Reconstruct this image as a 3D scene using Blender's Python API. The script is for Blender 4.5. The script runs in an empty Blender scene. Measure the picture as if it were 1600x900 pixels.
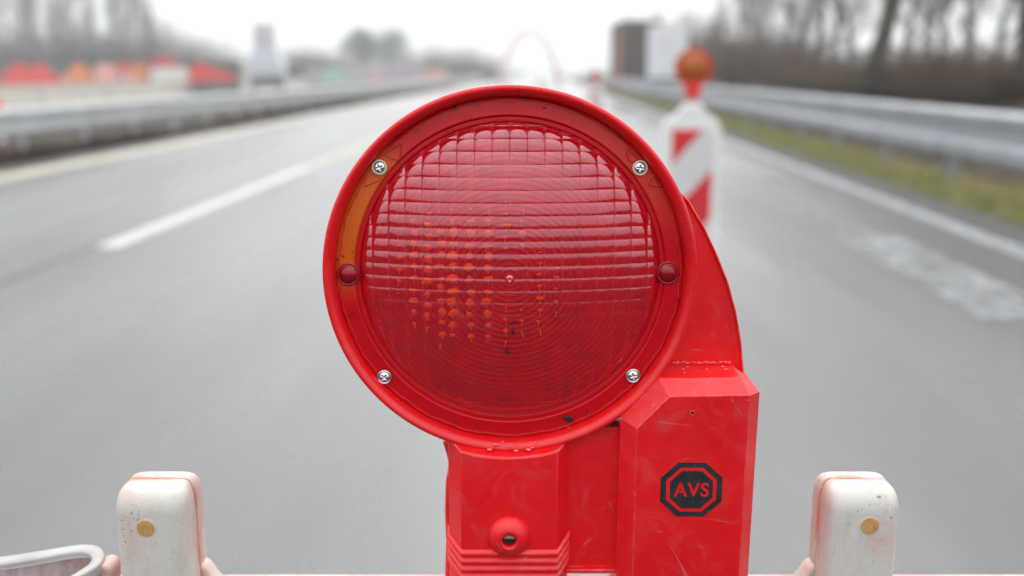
import bpy, bmesh, math, random
from math import sin, cos, pi, radians, sqrt, atan, atan2, tan
from mathutils import Vector, Matrix

SC = bpy.context.scene
COL = SC.collection

# ------------------------------------------------------------------ camera
F = 1555.6                      # focal length in photo pixels (1600 wide)
H = 1.30                        # eye height
TH = atan((450 - 112) / F)      # pitch below the horizon
cd = bpy.data.cameras.new('camera')
cam = bpy.data.objects.new('camera', cd)
COL.objects.link(cam)
cd.lens, cd.sensor_width = 35.0, 36.0
cd.clip_start, cd.clip_end = 0.02, 5000
cam.location = (0, 0, H)
cam.rotation_euler = (pi / 2 - TH, 0, 0)
cd.dof.use_dof = True
cd.dof.focus_distance = 0.605
cd.dof.aperture_fstop = 3.8
cd.dof.aperture_blades = 0
SC.camera = cam

# ------------------------------------------------------------------ light
SUN_EL, SUN_AZ = radians(48), radians(4)       # behind thick cloud, ahead of the viewer
w = bpy.data.worlds.new('World')
SC.world = w
w.use_nodes = True
nt = w.node_tree
for n in list(nt.nodes):
    nt.nodes.remove(n)
sky = nt.nodes.new('ShaderNodeTexSky')
sky.sky_type = 'NISHITA'
sky.sun_disc = False
sky.sun_elevation = SUN_EL
sky.sun_rotation = SUN_AZ
sky.air_density, sky.dust_density = 1.0, 4.0
hs = nt.nodes.new('ShaderNodeHueSaturation')
hs.inputs['Saturation'].default_value = 0.25
nt.links.new(sky.outputs[0], hs.inputs['Color'])
bg1 = nt.nodes.new('ShaderNodeBackground')
bg1.inputs[1].default_value = 0.05
nt.links.new(hs.outputs[0], bg1.inputs[0])
# an even cloud deck: brighter overhead than at the horizon, softly mottled
tc = nt.nodes.new('ShaderNodeTexCoord')
sx = nt.nodes.new('ShaderNodeSeparateXYZ')
nt.links.new(tc.outputs['Generated'], sx.inputs[0])
mr = nt.nodes.new('ShaderNodeMapRange')
mr.inputs['From Min'].default_value = -0.02
mr.inputs['From Max'].default_value = 0.9
mr.inputs['To Min'].default_value = 0.45
mr.inputs['To Max'].default_value = 2.0
nt.links.new(sx.outputs[2], mr.inputs[0])
no = nt.nodes.new('ShaderNodeTexNoise')
no.inputs['Scale'].default_value = 2.2
no.inputs['Detail'].default_value = 5
nt.links.new(tc.outputs['Generated'], no.inputs['Vector'])
mr2 = nt.nodes.new('ShaderNodeMapRange')
mr2.inputs['From Min'].default_value = 0.3
mr2.inputs['From Max'].default_value = 0.7
mr2.inputs['To Min'].default_value = 0.88
mr2.inputs['To Max'].default_value = 1.12
nt.links.new(no.outputs[0], mr2.inputs[0])
mu = nt.nodes.new('ShaderNodeMath')
mu.operation = 'MULTIPLY'
nt.links.new(mr.outputs[0], mu.inputs[0])
nt.links.new(mr2.outputs[0], mu.inputs[1])
dp = nt.nodes.new('ShaderNodeVectorMath')
dp.operation = 'DOT_PRODUCT'
nt.links.new(tc.outputs['Generated'], dp.inputs[0])
dp.inputs[1].default_value = (sin(SUN_AZ)*cos(radians(12)), cos(SUN_AZ)*cos(radians(12)), sin(radians(12)))
gw = nt.nodes.new('ShaderNodeMapRange')
gw.interpolation_type = 'SMOOTHSTEP'
gw.inputs['From Min'].default_value = 0.86
gw.inputs['From Max'].default_value = 1.0
gw.inputs['To Min'].default_value = 1.0
gw.inputs['To Max'].default_value = 1.5
nt.links.new(dp.outputs['Value'], gw.inputs[0])
mu2 = nt.nodes.new('ShaderNodeMath')
mu2.operation = 'MULTIPLY'
nt.links.new(mu.outputs[0], mu2.inputs[0])
nt.links.new(gw.outputs[0], mu2.inputs[1])
bg2 = nt.nodes.new('ShaderNodeBackground')
bg2.inputs[0].default_value = (0.965, 0.985, 1.0, 1)
nt.links.new(mu2.outputs[0], bg2.inputs[1])
ad = nt.nodes.new('ShaderNodeAddShader')
nt.links.new(bg1.outputs[0], ad.inputs[0])
nt.links.new(bg2.outputs[0], ad.inputs[1])
wo = nt.nodes.new('ShaderNodeOutputWorld')
nt.links.new(ad.outputs[0], wo.inputs[0])

sd = bpy.data.lights.new('sun', 'SUN')
sd.energy = 0.9
sd.angle = radians(25)
sd.color = (1.0, 0.97, 0.93)
so = bpy.data.objects.new('sun', sd)
COL.objects.link(so)
sdir = Vector((sin(SUN_AZ) * cos(SUN_EL), cos(SUN_AZ) * cos(SUN_EL), sin(SUN_EL)))
so.rotation_euler = sdir.to_track_quat('Z', 'Y').to_euler()
so.location = (0, 0, 30)

vs = SC.view_settings
SC.display_settings.display_device = 'sRGB'
vs.view_transform = 'Standard'
vs.look = 'None'
vs.gamma = 1
vs.use_curve_mapping = False
vs.exposure = 0.20
SC.render.engine = 'CYCLES'
cy = SC.cycles
cy.use_denoising = True
cy.max_bounces = 10
cy.transparent_max_bounces = 16
cy.volume_bounces = 1
cy.caustics_reflective = False
cy.caustics_refractive = False

# ------------------------------------------------------------------ helpers
def ray(px, py):
    u, v = (px - 800) / F, (450 - py) / F
    return Vector((u, cos(TH) + v * sin(TH), -sin(TH) + v * cos(TH)))

def P(px, py, Y):
    """point seen at photo pixel on the vertical plane y = Y"""
    d = ray(px, py)
    return Vector((0, 0, H)) + d * (Y / d.y)

def PZ(px, py, z):
    d = ray(px, py)
    return Vector((0, 0, H)) + d * ((z - H) / d.z)

RA = atan(50 / F)               # the road heads a touch right of the view
def RW(X, t, z=0):
    return Vector((X * cos(RA) + t * sin(RA), -X * sin(RA) + t * cos(RA), z))

def props(o, label=None, cat=None, group=None, kind=None):
    if label: o['label'] = label
    if cat: o['category'] = cat
    if group: o['group'] = group
    if kind: o['kind'] = kind
    return o

def empty(name, loc, rz=0, **k):
    o = bpy.data.objects.new(name, None)
    o.empty_display_size = 0.05
    o.location = loc
    o.rotation_euler = (0, 0, rz)
    COL.objects.link(o)
    return props(o, **k)

def mesh(name, V, Fc, mats, parent=None, origin=(0, 0, 0), smooth=False, midx=None, loc=None, rz=0, bevel=0, seg=2, **k):
    """origin is subtracted from the vertices; loc places the object (relative to its parent)"""
    og = Vector(origin)
    me = bpy.data.meshes.new(name)
    me.from_pydata([tuple(Vector(v) - og) for v in V], [], Fc)
    if not isinstance(mats, (list, tuple)):
        mats = [mats]
    for m in mats:
        me.materials.append(m)
    if midx:
        for p, i in zip(me.polygons, midx):
            p.material_index = i
    if smooth:
        for p in me.polygons:
            p.use_smooth = True
    me.validate()
    bm = bmesh.new()
    bm.from_mesh(me)
    bmesh.ops.recalc_face_normals(bm, faces=bm.faces)
    bm.to_mesh(me)
    bm.free()
    o = bpy.data.objects.new(name, me)
    COL.objects.link(o)
    if parent: o.parent = parent
    if loc is not None: o.location = loc
    if rz: o.rotation_euler = (0, 0, rz)
    if bevel:
        b = o.modifiers.new('bevel', 'BEVEL')
        b.width = bevel
        b.segments = seg
        b.limit_method = 'ANGLE'
        b.angle_limit = radians(28)
        b.harden_normals = False
        for p in me.polygons:
            p.use_smooth = True
        me.set_sharp_from_angle(angle=radians(35))
    return props(o, **k)

class MB:
    def __init__(s):
        s.V, s.F, s.M = [], [], []
    def add(s, V, Fc, m=0):
        n = len(s.V)
        s.V += [Vector(v) for v in V]
        s.F += [tuple(i + n for i in f) for f in Fc]
        s.M += [m] * len(Fc)
        return s
    def box(s, x0, x1, y0, y1, z0, z1, m=0):
        return s.add([(x0,y0,z0),(x1,y0,z0),(x1,y1,z0),(x0,y1,z0),(x0,y0,z1),(x1,y0,z1),(x1,y1,z1),(x0,y1,z1)],
                     [(0,3,2,1),(4,5,6,7),(0,1,5,4),(1,2,6,5),(2,3,7,6),(3,0,4,7)], m)
    def loft(s, loops, cap0=True, cap1=True, closed=True, m=0):
        n = len(loops[0])
        V = [v for l in loops for v in l]
        Fc = []
        for a in range(len(loops) - 1):
            for i in range(n if closed else n - 1):
                j = (i + 1) % n
                Fc.append((a*n+i, a*n+j, (a+1)*n+j, (a+1)*n+i))
        if cap0: Fc.append(tuple(range(n))[::-1])
        if cap1: Fc.append(tuple(range((len(loops)-1)*n, len(loops)*n)))
        return s.add(V, Fc, m)
    def tube(s, pts, rad, sides=6, m=0, caps=True):
        loops = []
        pts = [Vector(p) for p in pts]
        for i, p in enumerate(pts):
            d = (pts[min(i+1, len(pts)-1)] - pts[max(i-1, 0)])
            if d.length < 1e-9: d = Vector((0,0,1))
            d.normalize()
            a = d.cross(Vector((0,0,1)) if abs(d.z) < 0.9 else Vector((1,0,0))).normalized()
            b = d.cross(a)
            r = rad[i] if isinstance(rad, (list, tuple)) else rad
            loops.append([p + (a*cos(2*pi*k/sides) + b*sin(2*pi*k/sides))*r for k in range(sides)])
        return s.loft(loops, caps, caps, m=m)
    def ring(s, pts, r, sides=6, m=0):
        """closed tube in the xz plane"""
        n = len(pts)
        pts = [Vector(p) for p in pts]
        V, Fc = [], []
        for i, p in enumerate(pts):
            d = (pts[(i+1) % n] - pts[i-1]).normalized()
            b = Vector((0, 1, 0))
            a = d.cross(b).normalized()
            V += [p + (a*cos(2*pi*k/sides) + b*sin(2*pi*k/sides))*r for k in range(sides)]
        for i in range(n):
            j = (i+1) % n
            for k in range(sides):
                q = (k+1) % sides
                Fc.append((i*sides+k, i*sides+q, j*sides+q, j*sides+k))
        return s.add(V, Fc, m)
    def lathe(s, prof, c=(0,0,0), seg=96, m=0, cap=False):
        """profile of (r, y) spun round the y axis through c"""
        c = Vector(c)
        loops = [[c + Vector((r*cos(2*pi*k/seg), y, r*sin(2*pi*k/seg))) for k in range(seg)] for r, y in prof]
        return s.loft(loops, False, cap, m=m)
    def lathez(s, prof, c=(0,0,0), seg=24, m=0):
        c = Vector(c)
        loops = [[c + Vector((r*cos(2*pi*k/seg), r*sin(2*pi*k/seg), z)) for k in range(seg)] for r, z in prof]
        return s.loft(loops, True, True, m=m)
    def build(s, name, mats, parent=None, **k):
        return mesh(name, s.V, s.F, mats, parent, midx=s.M, **k)

# ------------------------------------------------------------------ materials
def newmat(name):
    m = bpy.data.materials.new(name)
    m.use_nodes = True
    t = m.node_tree
    return m, t, t.nodes['Principled BSDF']

def N(t, typ, **kw):
    n = t.nodes.new('ShaderNode' + typ)
    for k, v in kw.items():
        if k in ('operation', 'blend_type', 'data_type', 'feature', 'noise_dimensions', 'interpolation_type', 'wave_type', 'use_clamp', 'clamp_factor', 'distance'):
            setattr(n, k, v)
        else:
            n.inputs[k.replace('_', ' ')].default_value = v
    return n

def obj_coord(t, scale=(1,1,1), rot=(0,0,0)):
    c = N(t, 'TexCoord')
    m = N(t, 'Mapping')
    m.inputs['Rotation'].default_value = rot
    t.links.new(c.outputs['Object'], m.inputs['Vector'])
    m2 = N(t, 'Mapping')
    m2.inputs['Scale'].default_value = scale
    t.links.new(m.outputs[0], m2.inputs['Vector'])
    return m2.outputs[0]

def noise(t, vec, scale, detail=4, rough=0.6, dist=0.0):
    n = N(t, 'TexNoise', Scale=scale, Detail=detail, Roughness=rough, Distortion=dist)
    t.links.new(vec, n.inputs['Vector'])
    return n.outputs[0]

def mrange(t, v, a, b, c=0.0, d=1.0, smooth=False):
    m = N(t, 'MapRange')
    if smooth: m.interpolation_type = 'SMOOTHSTEP'
    m.inputs['From Min'].default_value = a
    m.inputs['From Max'].default_value = b
    m.inputs['To Min'].default_value = c
    m.inputs['To Max'].default_value = d
    t.links.new(v, m.inputs[0])
    return m.outputs[0]

def math_(t, op, a, b=None):
    m = N(t, 'Math', operation=op)
    for i, v in enumerate((a, b)):
        if v is None: continue
        if isinstance(v, (int, float)): m.inputs[i].default_value = v
        else: t.links.new(v, m.inputs[i])
    return m.outputs[0]

def mix(t, fac, a, b):
    m = t.nodes.new('ShaderNodeMix')
    m.data_type = 'RGBA'
    if isinstance(fac, (int, float)): m.inputs[0].default_value = fac
    else: t.links.new(fac, m.inputs[0])
    for i, v in ((6, a), (7, b)):
        if isinstance(v, tuple): m.inputs[i].default_value = (*v, 1) if len(v) == 3 else v
        else: t.links.new(v, m.inputs[i])
    return m.outputs[2]

def bump(t, b, h, strength=0.3, dist=0.001):
    n = N(t, 'Bump', Strength=strength)
    n.inputs['Distance'].default_value = dist
    t.links.new(h, n.inputs['Height'])
    t.links.new(n.outputs[0], b.inputs['Normal'])

def simple(name, col, rough=0.6, metal=0.0, var=0.25, scale=8, bmp=0.0, bdist=0.005, spec=0.5):
    m, t, b = newmat(name)
    v = obj_coord(t)
    n = noise(t, v, scale, 5)
    f = mrange(t, n, 0.3, 0.7)
    lo = tuple(c*(1-var) for c in col)
    hi = tuple(min(1, c*(1+var)) for c in col)
    t.links.new(mix(t, f, lo, hi), b.inputs['Base Color'])
    b.inputs['Roughness'].default_value = rough
    b.inputs['Metallic'].default_value = metal
    b.inputs['Specular IOR Level'].default_value = spec
    if bmp: bump(t, b, n, bmp, bdist)
    return m

def scratches(t, rot, scale=(1,1,1), freq=60, lo=0.70, hi=0.73):
    v = obj_coord(t, scale, rot)
    return mrange(t, noise(t, v, freq, 2, 0.5, 0.6), lo, hi)

def red_plastic(name, col=(0.80, 0.005, 0.011), wear=1.0, rough=0.33):
    m, t, b = newmat(name)
    v = obj_coord(t)
    big = mrange(t, noise(t, v, 14, 5, 0.6), 0.35, 0.7)
    c = mix(t, big, col, tuple(x*0.86 for x in col))
    # dull rubbed clouds
    rub = math_(t, 'MULTIPLY', mrange(t, noise(t, v, 38, 8, 0.75, 1.2), 0.52, 0.72), 0.42*wear)
    c = mix(t, rub, c, (0.55, 0.11, 0.10))
    # fine scratches in three directions
    for rot, sc, fr in (((0, 0.5, 0), (1, 1, 0.05), 330), ((0, -0.9, 0), (1, 1, 0.07), 260), ((0, 1.5, 0), (1, 1, 0.06), 300)):
        s = scratches(t, rot, sc, fr, 0.695, 0.73)
        gate = mrange(t, noise(t, obj_coord(t, (1,1,1), (0.3, rot[1], 1)), 34, 3), 0.47, 0.56)
        f = math_(t, 'MULTIPLY', math_(t, 'MULTIPLY', s, gate), 0.5*wear)
        c = mix(t, f, c, (0.62, 0.22, 0.18))
    # dark specks
    sp = mrange(t, noise(t, v, 420, 2, 0.5), 0.745, 0.78)
    c = mix(t, math_(t, 'MULTIPLY', sp, 0.65*wear), c, (0.09, 0.02, 0.015))
    # pale rubbed edges
    bv = N(t, 'Bevel')
    bv.samples = 4
    bv.inputs['Radius'].default_value = 0.0016
    geo = N(t, 'NewGeometry')
    dt = t.nodes.new('ShaderNodeVectorMath')
    dt.operation = 'DOT_PRODUCT'
    t.links.new(bv.outputs[0], dt.inputs[0])
    t.links.new(geo.outputs['Normal'], dt.inputs[1])
    ed = mrange(t, dt.outputs['Value'], 0.985, 0.93)
    ed = math_(t, 'MULTIPLY', ed, mrange(t, noise(t, v, 210, 6, 0.75), 0.44, 0.62))
    c = mix(t, math_(t, 'MULTIPLY', ed, 0.6*wear), c, (0.80, 0.30, 0.27))
    t.links.new(c, b.inputs['Base Color'])
    r = mrange(t, noise(t, v, 60, 6, 0.7), 0.3, 0.75, rough-0.07, rough+0.17)
    t.links.new(r, b.inputs['Roughness'])
    b.inputs['Specular IOR Level'].default_value = 0.55
    bump(t, b, noise(t, v, 900, 4, 0.6), 0.12, 0.0004)
    return m

M = {}
M['red'] = red_plastic('red_plastic')
M['red_lip'] = red_plastic('red_plastic_rim', wear=0.5, rough=0.3)
M['red_plain'] = simple('red_plastic_distant', (0.75, 0.015, 0.02), 0.4, var=0.08)
def print_mat():
    m, t, b = newmat('black_print')
    v = obj_coord(t)
    c = mix(t, mrange(t, noise(t, v, 120, 5, 0.7), 0.3, 0.7), (0.010, 0.011, 0.013), (0.030, 0.031, 0.034))
    ch = mrange(t, noise(t, v, 520, 5, 0.7, 0.8), 0.64, 0.67)
    ch = math_(t, 'MULTIPLY', ch, mrange(t, noise(t, v, 60, 2), 0.50, 0.60))
    c = mix(t, math_(t, 'MULTIPLY', ch, 0.8), c, (0.50, 0.30, 0.28))
    s = scratches(t, (0, 0.8, 0), (1, 1, 0.05), 300, 0.70, 0.73)
    c = mix(t, math_(t, 'MULTIPLY', s, 0.5), c, (0.40, 0.06, 0.05))
    t.links.new(c, b.inputs['Base Color'])
    b.inputs['Roughness'].default_value = 0.45
    return m
M['black_print'] = print_mat()
M['screw'] = simple('zinc_screw', (0.75, 0.76, 0.78), 0.22, 1.0, var=0.15, scale=600, bmp=0.2, bdist=0.0003)
M['washer'] = simple('nylon_washer', (0.74, 0.68, 0.50), 0.35, 0, var=0.08, scale=300)
M['dirt'] = simple('dirt_speck', (0.03, 0.006, 0.006), 0.8, var=0.5, scale=900)  # also fills the lamp's two holes, where it stands for shade
M['ochre'] = simple('ochre_plug', (0.52, 0.29, 0.10), 0.55, var=0.25, scale=160)
M['steel'] = simple('galvanised_steel', (0.33, 0.345, 0.37), 0.5, 0.55, var=0.15, scale=3, spec=0.5)
M['steel_pale'] = simple('pale_galvanised_steel', (0.50, 0.52, 0.53), 0.6, 0.3, var=0.15, scale=3, spec=0.5)
M['conc'] = simple('concrete', (0.44, 0.41, 0.36), 0.85, var=0.2, scale=1.4)
M['white_far'] = simple('white_sheet', (0.80, 0.82, 0.86), 0.6, var=0.05)
M['white_body'] = simple('white_plastic_body', (0.80, 0.80, 0.78), 0.5, var=0.08, scale=5)
M['white_refl'] = simple('white_reflective_sheet', (0.64, 0.64, 0.64), 0.5, var=0.06)
M['red_refl'] = simple('red_reflective_sheet', (0.62, 0.018, 0.022), 0.5, var=0.08)
M['black_rub'] = simple('black_recycled_rubber', (0.03, 0.03, 0.03), 0.9, var=0.3)
M['amber'] = simple('amber_lens', (0.40, 0.085, 0.008), 0.3, var=0.12, scale=60)
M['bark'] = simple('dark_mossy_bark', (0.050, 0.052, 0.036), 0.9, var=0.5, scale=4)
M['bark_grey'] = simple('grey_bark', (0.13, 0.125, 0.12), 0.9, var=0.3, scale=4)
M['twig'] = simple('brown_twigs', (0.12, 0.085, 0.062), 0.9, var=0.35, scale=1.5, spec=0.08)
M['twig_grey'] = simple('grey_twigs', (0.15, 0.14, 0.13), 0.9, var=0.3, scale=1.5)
M['twig_pale'] = simple('pale_grey_twigs', (0.30, 0.29, 0.28), 0.9, var=0.25, scale=1.5)  # haze whitening of the left poplars put into the twig colour
M['needle'] = simple('dark_evergreen', (0.045, 0.055, 0.035), 0.9, var=0.4, scale=2)
M['brick_dark'] = simple('dark_brown_cladding', (0.060, 0.042, 0.038), 0.85, var=0.15, scale=2)

def white_plastic():
    m, t, b = newmat('worn_white_plastic')
    v = obj_coord(t)
    base = (0.57, 0.555, 0.515)
    st = mrange(t, noise(t, v, 26, 7, 0.72, 0.8), 0.47, 0.66)
    c = mix(t, math_(t, 'MULTIPLY', st, 0.46), base, (0.62, 0.27, 0.21))
    st2 = mrange(t, noise(t, obj_coord(t, (1, 1, 0.35)), 70, 5, 0.6), 0.56, 0.72)
    c = mix(t, math_(t, 'MULTIPLY', st2, 0.22), c, (0.66, 0.36, 0.28))
    c0 = N(t, 'TexCoord')
    s_ = N(t, 'SeparateXYZ')
    t.links.new(c0.outputs['Object'], s_.inputs[0])
    near = mrange(t, math_(t, 'ABSOLUTE', math_(t, 'ADD', s_.outputs[1], 0.008)), 0.0100, 0.001)
    near = math_(t, 'MULTIPLY', near, mrange(t, noise(t, obj_coord(t, (1, 1, 0.5)), 45, 5, 0.65), 0.38, 0.60))
    c = mix(t, math_(t, 'MULTIPLY', near, 0.9), c, (0.58, 0.20, 0.14))
    sp = mrange(t, noise(t, v, 480, 3, 0.6), 0.60, 0.66)
    gate = mrange(t, noise(t, v, 48, 2), 0.54, 0.64)
    c = mix(t, math_(t, 'MULTIPLY', math_(t, 'MULTIPLY', sp, gate), 0.8), c, (0.10, 0.07, 0.05))
    gr = mrange(t, noise(t, obj_coord(t, (1, 1, 0.2)), 110, 6, 0.7), 0.52, 0.75)
    c = mix(t, math_(t, 'MULTIPLY', gr, 0.35), c, (0.33, 0.29, 0.24))
    t.links.new(c, b.inputs['Base Color'])
    b.inputs['Roughness'].default_value = 0.5
    b.inputs['Subsurface Weight'].default_value = 0.08
    b.inputs['Subsurface Radius'].default_value = (0.01, 0.006, 0.004)
    bump(t, b, noise(t, v, 160, 6, 0.7), 0.35, 0.0006)
    return m
M['white'] = white_plastic()

def pink_plastic():
    m, t, b = newmat('faded_red_plastic')
    v = obj_coord(t)
    f = mrange(t, noise(t, v, 30, 7, 0.75, 0.6), 0.35, 0.68)
    t.links.new(mix(t, f, (0.52, 0.27, 0.22), (0.60, 0.50, 0.46)), b.inputs['Base Color'])
    b.inputs['Roughness'].default_value = 0.6
    bump(t, b, noise(t, v, 200, 6, 0.7), 0.4, 0.0006)
    return m
M['pink'] = pink_plastic()
M['rim'] = simple('grimy_white_rim', (0.37, 0.355, 0.345), 0.5, var=0.16, scale=45)

def stain_plastic():
    m, t, b = newmat('rust_stained_inside')
    v = obj_coord(t)
    f = mrange(t, noise(t, obj_coord(t, (1, 1, 0.3)), 75, 5, 0.7), 0.42, 0.62)
    g = mrange(t, noise(t, obj_coord(t, (1, 1, 0.5)), 33, 4, 0.7), 0.56, 0.64)
    c = mix(t, f, (0.52, 0.51, 0.54), (0.42, 0.32, 0.31))
    c = mix(t, g, c, (0.48, 0.11, 0.06))
    t.links.new(c, b.inputs['Base Color'])
    b.inputs['Roughness'].default_value = 0.7
    return m
M['stain'] = stain_plastic()

def flange_mat():
    m, t, b = newmat('red_translucent_flange')
    c0 = N(t, 'TexCoord')
    s = N(t, 'SeparateXYZ')
    t.links.new(c0.outputs['Object'], s.inputs[0])
    v = obj_coord(t)
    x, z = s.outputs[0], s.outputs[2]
    om = math_(t, 'MULTIPLY', mrange(t, x, -0.058, -0.082, 0, 1, True), mrange(t, z, -0.022, 0.008, 0, 1, True))  # amber light from the rear lens, painted orange into the flange
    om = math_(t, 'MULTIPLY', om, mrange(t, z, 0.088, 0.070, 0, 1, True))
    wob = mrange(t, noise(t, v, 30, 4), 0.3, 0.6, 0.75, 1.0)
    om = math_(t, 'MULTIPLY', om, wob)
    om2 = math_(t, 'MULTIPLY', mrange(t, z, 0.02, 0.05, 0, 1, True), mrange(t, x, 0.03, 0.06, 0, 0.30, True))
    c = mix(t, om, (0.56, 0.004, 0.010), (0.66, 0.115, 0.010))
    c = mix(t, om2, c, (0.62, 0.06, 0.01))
    # ground-in dirt
    d = mrange(t, noise(t, obj_coord(t, (1,1,1), (0,0.6,0)), 150, 6, 0.75, 1.5), 0.56, 0.64)
    g = mrange(t, noise(t, v, 22, 3), 0.45, 0.56)
    dd = math_(t, 'MULTIPLY', math_(t, 'MULTIPLY', d, g), 0.75)
    c = mix(t, dd, c, (0.05, 0.012, 0.01))
    h = mrange(t, noise(t, v, 45, 6, 0.7, 1), 0.58, 0.75)
    c = mix(t, math_(t, 'MULTIPLY', h, 0.12), c, (0.45, 0.07, 0.07))
    t.links.new(c, b.inputs['Base Color'])
    b.inputs['Roughness'].default_value = 0.2
    b.inputs['Specular IOR Level'].default_value = 0.3
    bump(t, b, noise(t, v, 300, 4), 0.15, 0.0004)
    return m
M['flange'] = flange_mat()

CW, CH = 27.0 / 1524 * 0.6, 19.2 / 1524 * 0.6      # lens cell size in metres
def lens_mat():
    m, t, b = newmat('red_clear_lens')
    t.nodes.remove(b)
    out = t.nodes['Material Output']
    c0 = N(t, 'TexCoord')
    s = N(t, 'SeparateXYZ')
    t.links.new(c0.outputs['Object'], s.inputs[0])
    v = obj_coord(t)
    tr = N(t, 'BsdfTransparent')
    tr.inputs[0].default_value = (0.98, 0.24, 0.20, 1)
    gl = N(t, 'BsdfGlossy')
    gl.inputs['Color'].default_value = (1, 0.90, 1, 1)
    t.links.new(mrange(t, noise(t, v, 90, 6, 0.7), 0.35, 0.75, 0.03, 0.09), gl.inputs['Roughness'])
    fr = N(t, 'Fresnel', IOR=1.58)
    bp = N(t, 'Bump', Strength=0.10)
    bp.inputs['Distance'].default_value = 0.0008
    t.links.new(noise(t, v, 350, 4, 0.6), bp.inputs['Height'])
    t.links.new(bp.outputs[0], gl.inputs['Normal'])
    t.links.new(bp.outputs[0], fr.inputs['Normal'])
    # two walls of plastic reflect, so a little more than one surface
    geo = N(t, 'NewGeometry')
    ff = math_(t, 'MULTIPLY', math_(t, 'MULTIPLY', fr.outputs[0], 2.3), math_(t, 'SUBTRACT', 1.0, geo.outputs['Backfacing']))
    base = N(t, 'MixShader')
    # body colour of the moulding (cloudy red)
    body = N(t, 'BsdfDiffuse')
    body.inputs[0].default_value = (0.80, 0.002, 0.036, 1)
    t.links.new(math_(t, 'MULTIPLY', mrange(t, noise(t, v, 40, 5), 0.3, 0.7, 0.75, 1.0), 0.22), base.inputs[0])
    base.inputs[0].default_value = 0.2
    t.links.new(tr.outputs[0], base.inputs[1])
    t.links.new(body.outputs[0], base.inputs[2])
    # chalky scuffs along the cell edges; ev adds vertical seam glints as pale colour
    fx = math_(t, 'ABSOLUTE', math_(t, 'SUBTRACT', math_(t, 'FRACT', math_(t, 'DIVIDE', s.outputs[0], CW)), 0.5))
    fz = math_(t, 'ABSOLUTE', math_(t, 'SUBTRACT', math_(t, 'FRACT', math_(t, 'DIVIDE', s.outputs[2], CH)), 0.5))
    e = math_(t, 'MAXIMUM', mrange(t, fx, 0.468, 0.497), mrange(t, fz, 0.455, 0.492))
    ev = math_(t, 'MULTIPLY', mrange(t, fx, 0.450, 0.495), 0.80)
    ev = math_(t, 'MULTIPLY', ev, mrange(t, noise(t, v, 48, 4, 0.7), 0.36, 0.62))
    ev = math_(t, 'MULTIPLY', ev, mrange(t, s.outputs[2], -0.05, 0.02, 0.35, 1.0))
    e = math_(t, 'MULTIPLY', e, mrange(t, noise(t, v, 120, 5, 0.7), 0.46, 0.62))
    e = math_(t, 'MULTIPLY', e, mrange(t, noise(t, v, 17, 2), 0.40, 0.62))
    sc = scratches(t, (0, 0.7, 0), (1, 1, 0.05), 300, 0.72, 0.75)
    e = math_(t, 'MAXIMUM', e, ev)
    e = math_(t, 'ADD', math_(t, 'MULTIPLY', e, 0.42), math_(t, 'MULTIPLY', sc, 0.22))
    scuff_glint = N(t, 'BsdfDiffuse')
    scuff_glint.inputs[0].default_value = (0.70, 0.16, 0.24, 1)
    b2 = N(t, 'MixShader')
    t.links.new(e, b2.inputs[0])
    t.links.new(base.outputs[0], b2.inputs[1])
    t.links.new(scuff_glint.outputs[0], b2.inputs[2])
    mx = N(t, 'MixShader')
    t.links.new(ff, mx.inputs[0])
    t.links.new(b2.outputs[0], mx.inputs[1])
    t.links.new(gl.outputs[0], mx.inputs[2])
    t.links.new(mx.outputs[0], out.inputs[0])
    return m
M['lens'] = lens_mat()

def inner_mat():
    m, t, b = newmat('red_inner_reflector')
    v = obj_coord(t)
    f = mrange(t, noise(t, v, 60, 5, 0.7, 0.5), 0.3, 0.7)
    t.links.new(mix(t, f, (0.36, 0.002, 0.018), (0.60, 0.004, 0.035)), b.inputs['Base Color'])
    b.inputs['Roughness'].default_value = 0.25
    b.inputs['Specular IOR Level'].default_value = 0.4
    return m
M['inner'] = inner_mat()
M['amber_in'] = simple('amber_prisms', (0.80, 1.0, 0.09), 0.4, var=0.15, scale=900)
M['nub'] = simple('dark_red_plug', (0.30, 0.003, 0.01), 0.12, var=0.3, scale=300)

def road_mat():
    m, t, b = newmat('wet_asphalt')
    v = obj_coord(t)
    vs_ = obj_coord(t, (1, 0.12, 1))
    f1 = noise(t, v, 260, 3, 0.6)
    f2 = noise(t, vs_, 1.1, 5, 0.6)
    c = mix(t, mrange(t, f1, 0.3, 0.7), (0.062, 0.062, 0.065), (0.108, 0.108, 0.110))
    c = mix(t, math_(t, 'MULTIPLY', mrange(t, f2, 0.42, 0.66), 0.6), c, (0.034, 0.034, 0.036))
    # small tar spots and oil stains
    sp = mrange(t, noise(t, v, 5.2, 2, 0.5), 0.70, 0.76)
    c = mix(t, math_(t, 'MULTIPLY', sp, 0.45), c, (0.05, 0.05, 0.052))
    t.links.new(c, b.inputs['Base Color'])
    r = mrange(t, noise(t, vs_, 0.8, 6, 0.65), 0.32, 0.68, 0.14, 0.34)
    t.links.new(r, b.inputs['Roughness'])
    b.inputs['Specular IOR Level'].default_value = 0.85
    bump(t, b, f1, 0.5, 0.004)
    return m
M['road'] = road_mat()

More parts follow.
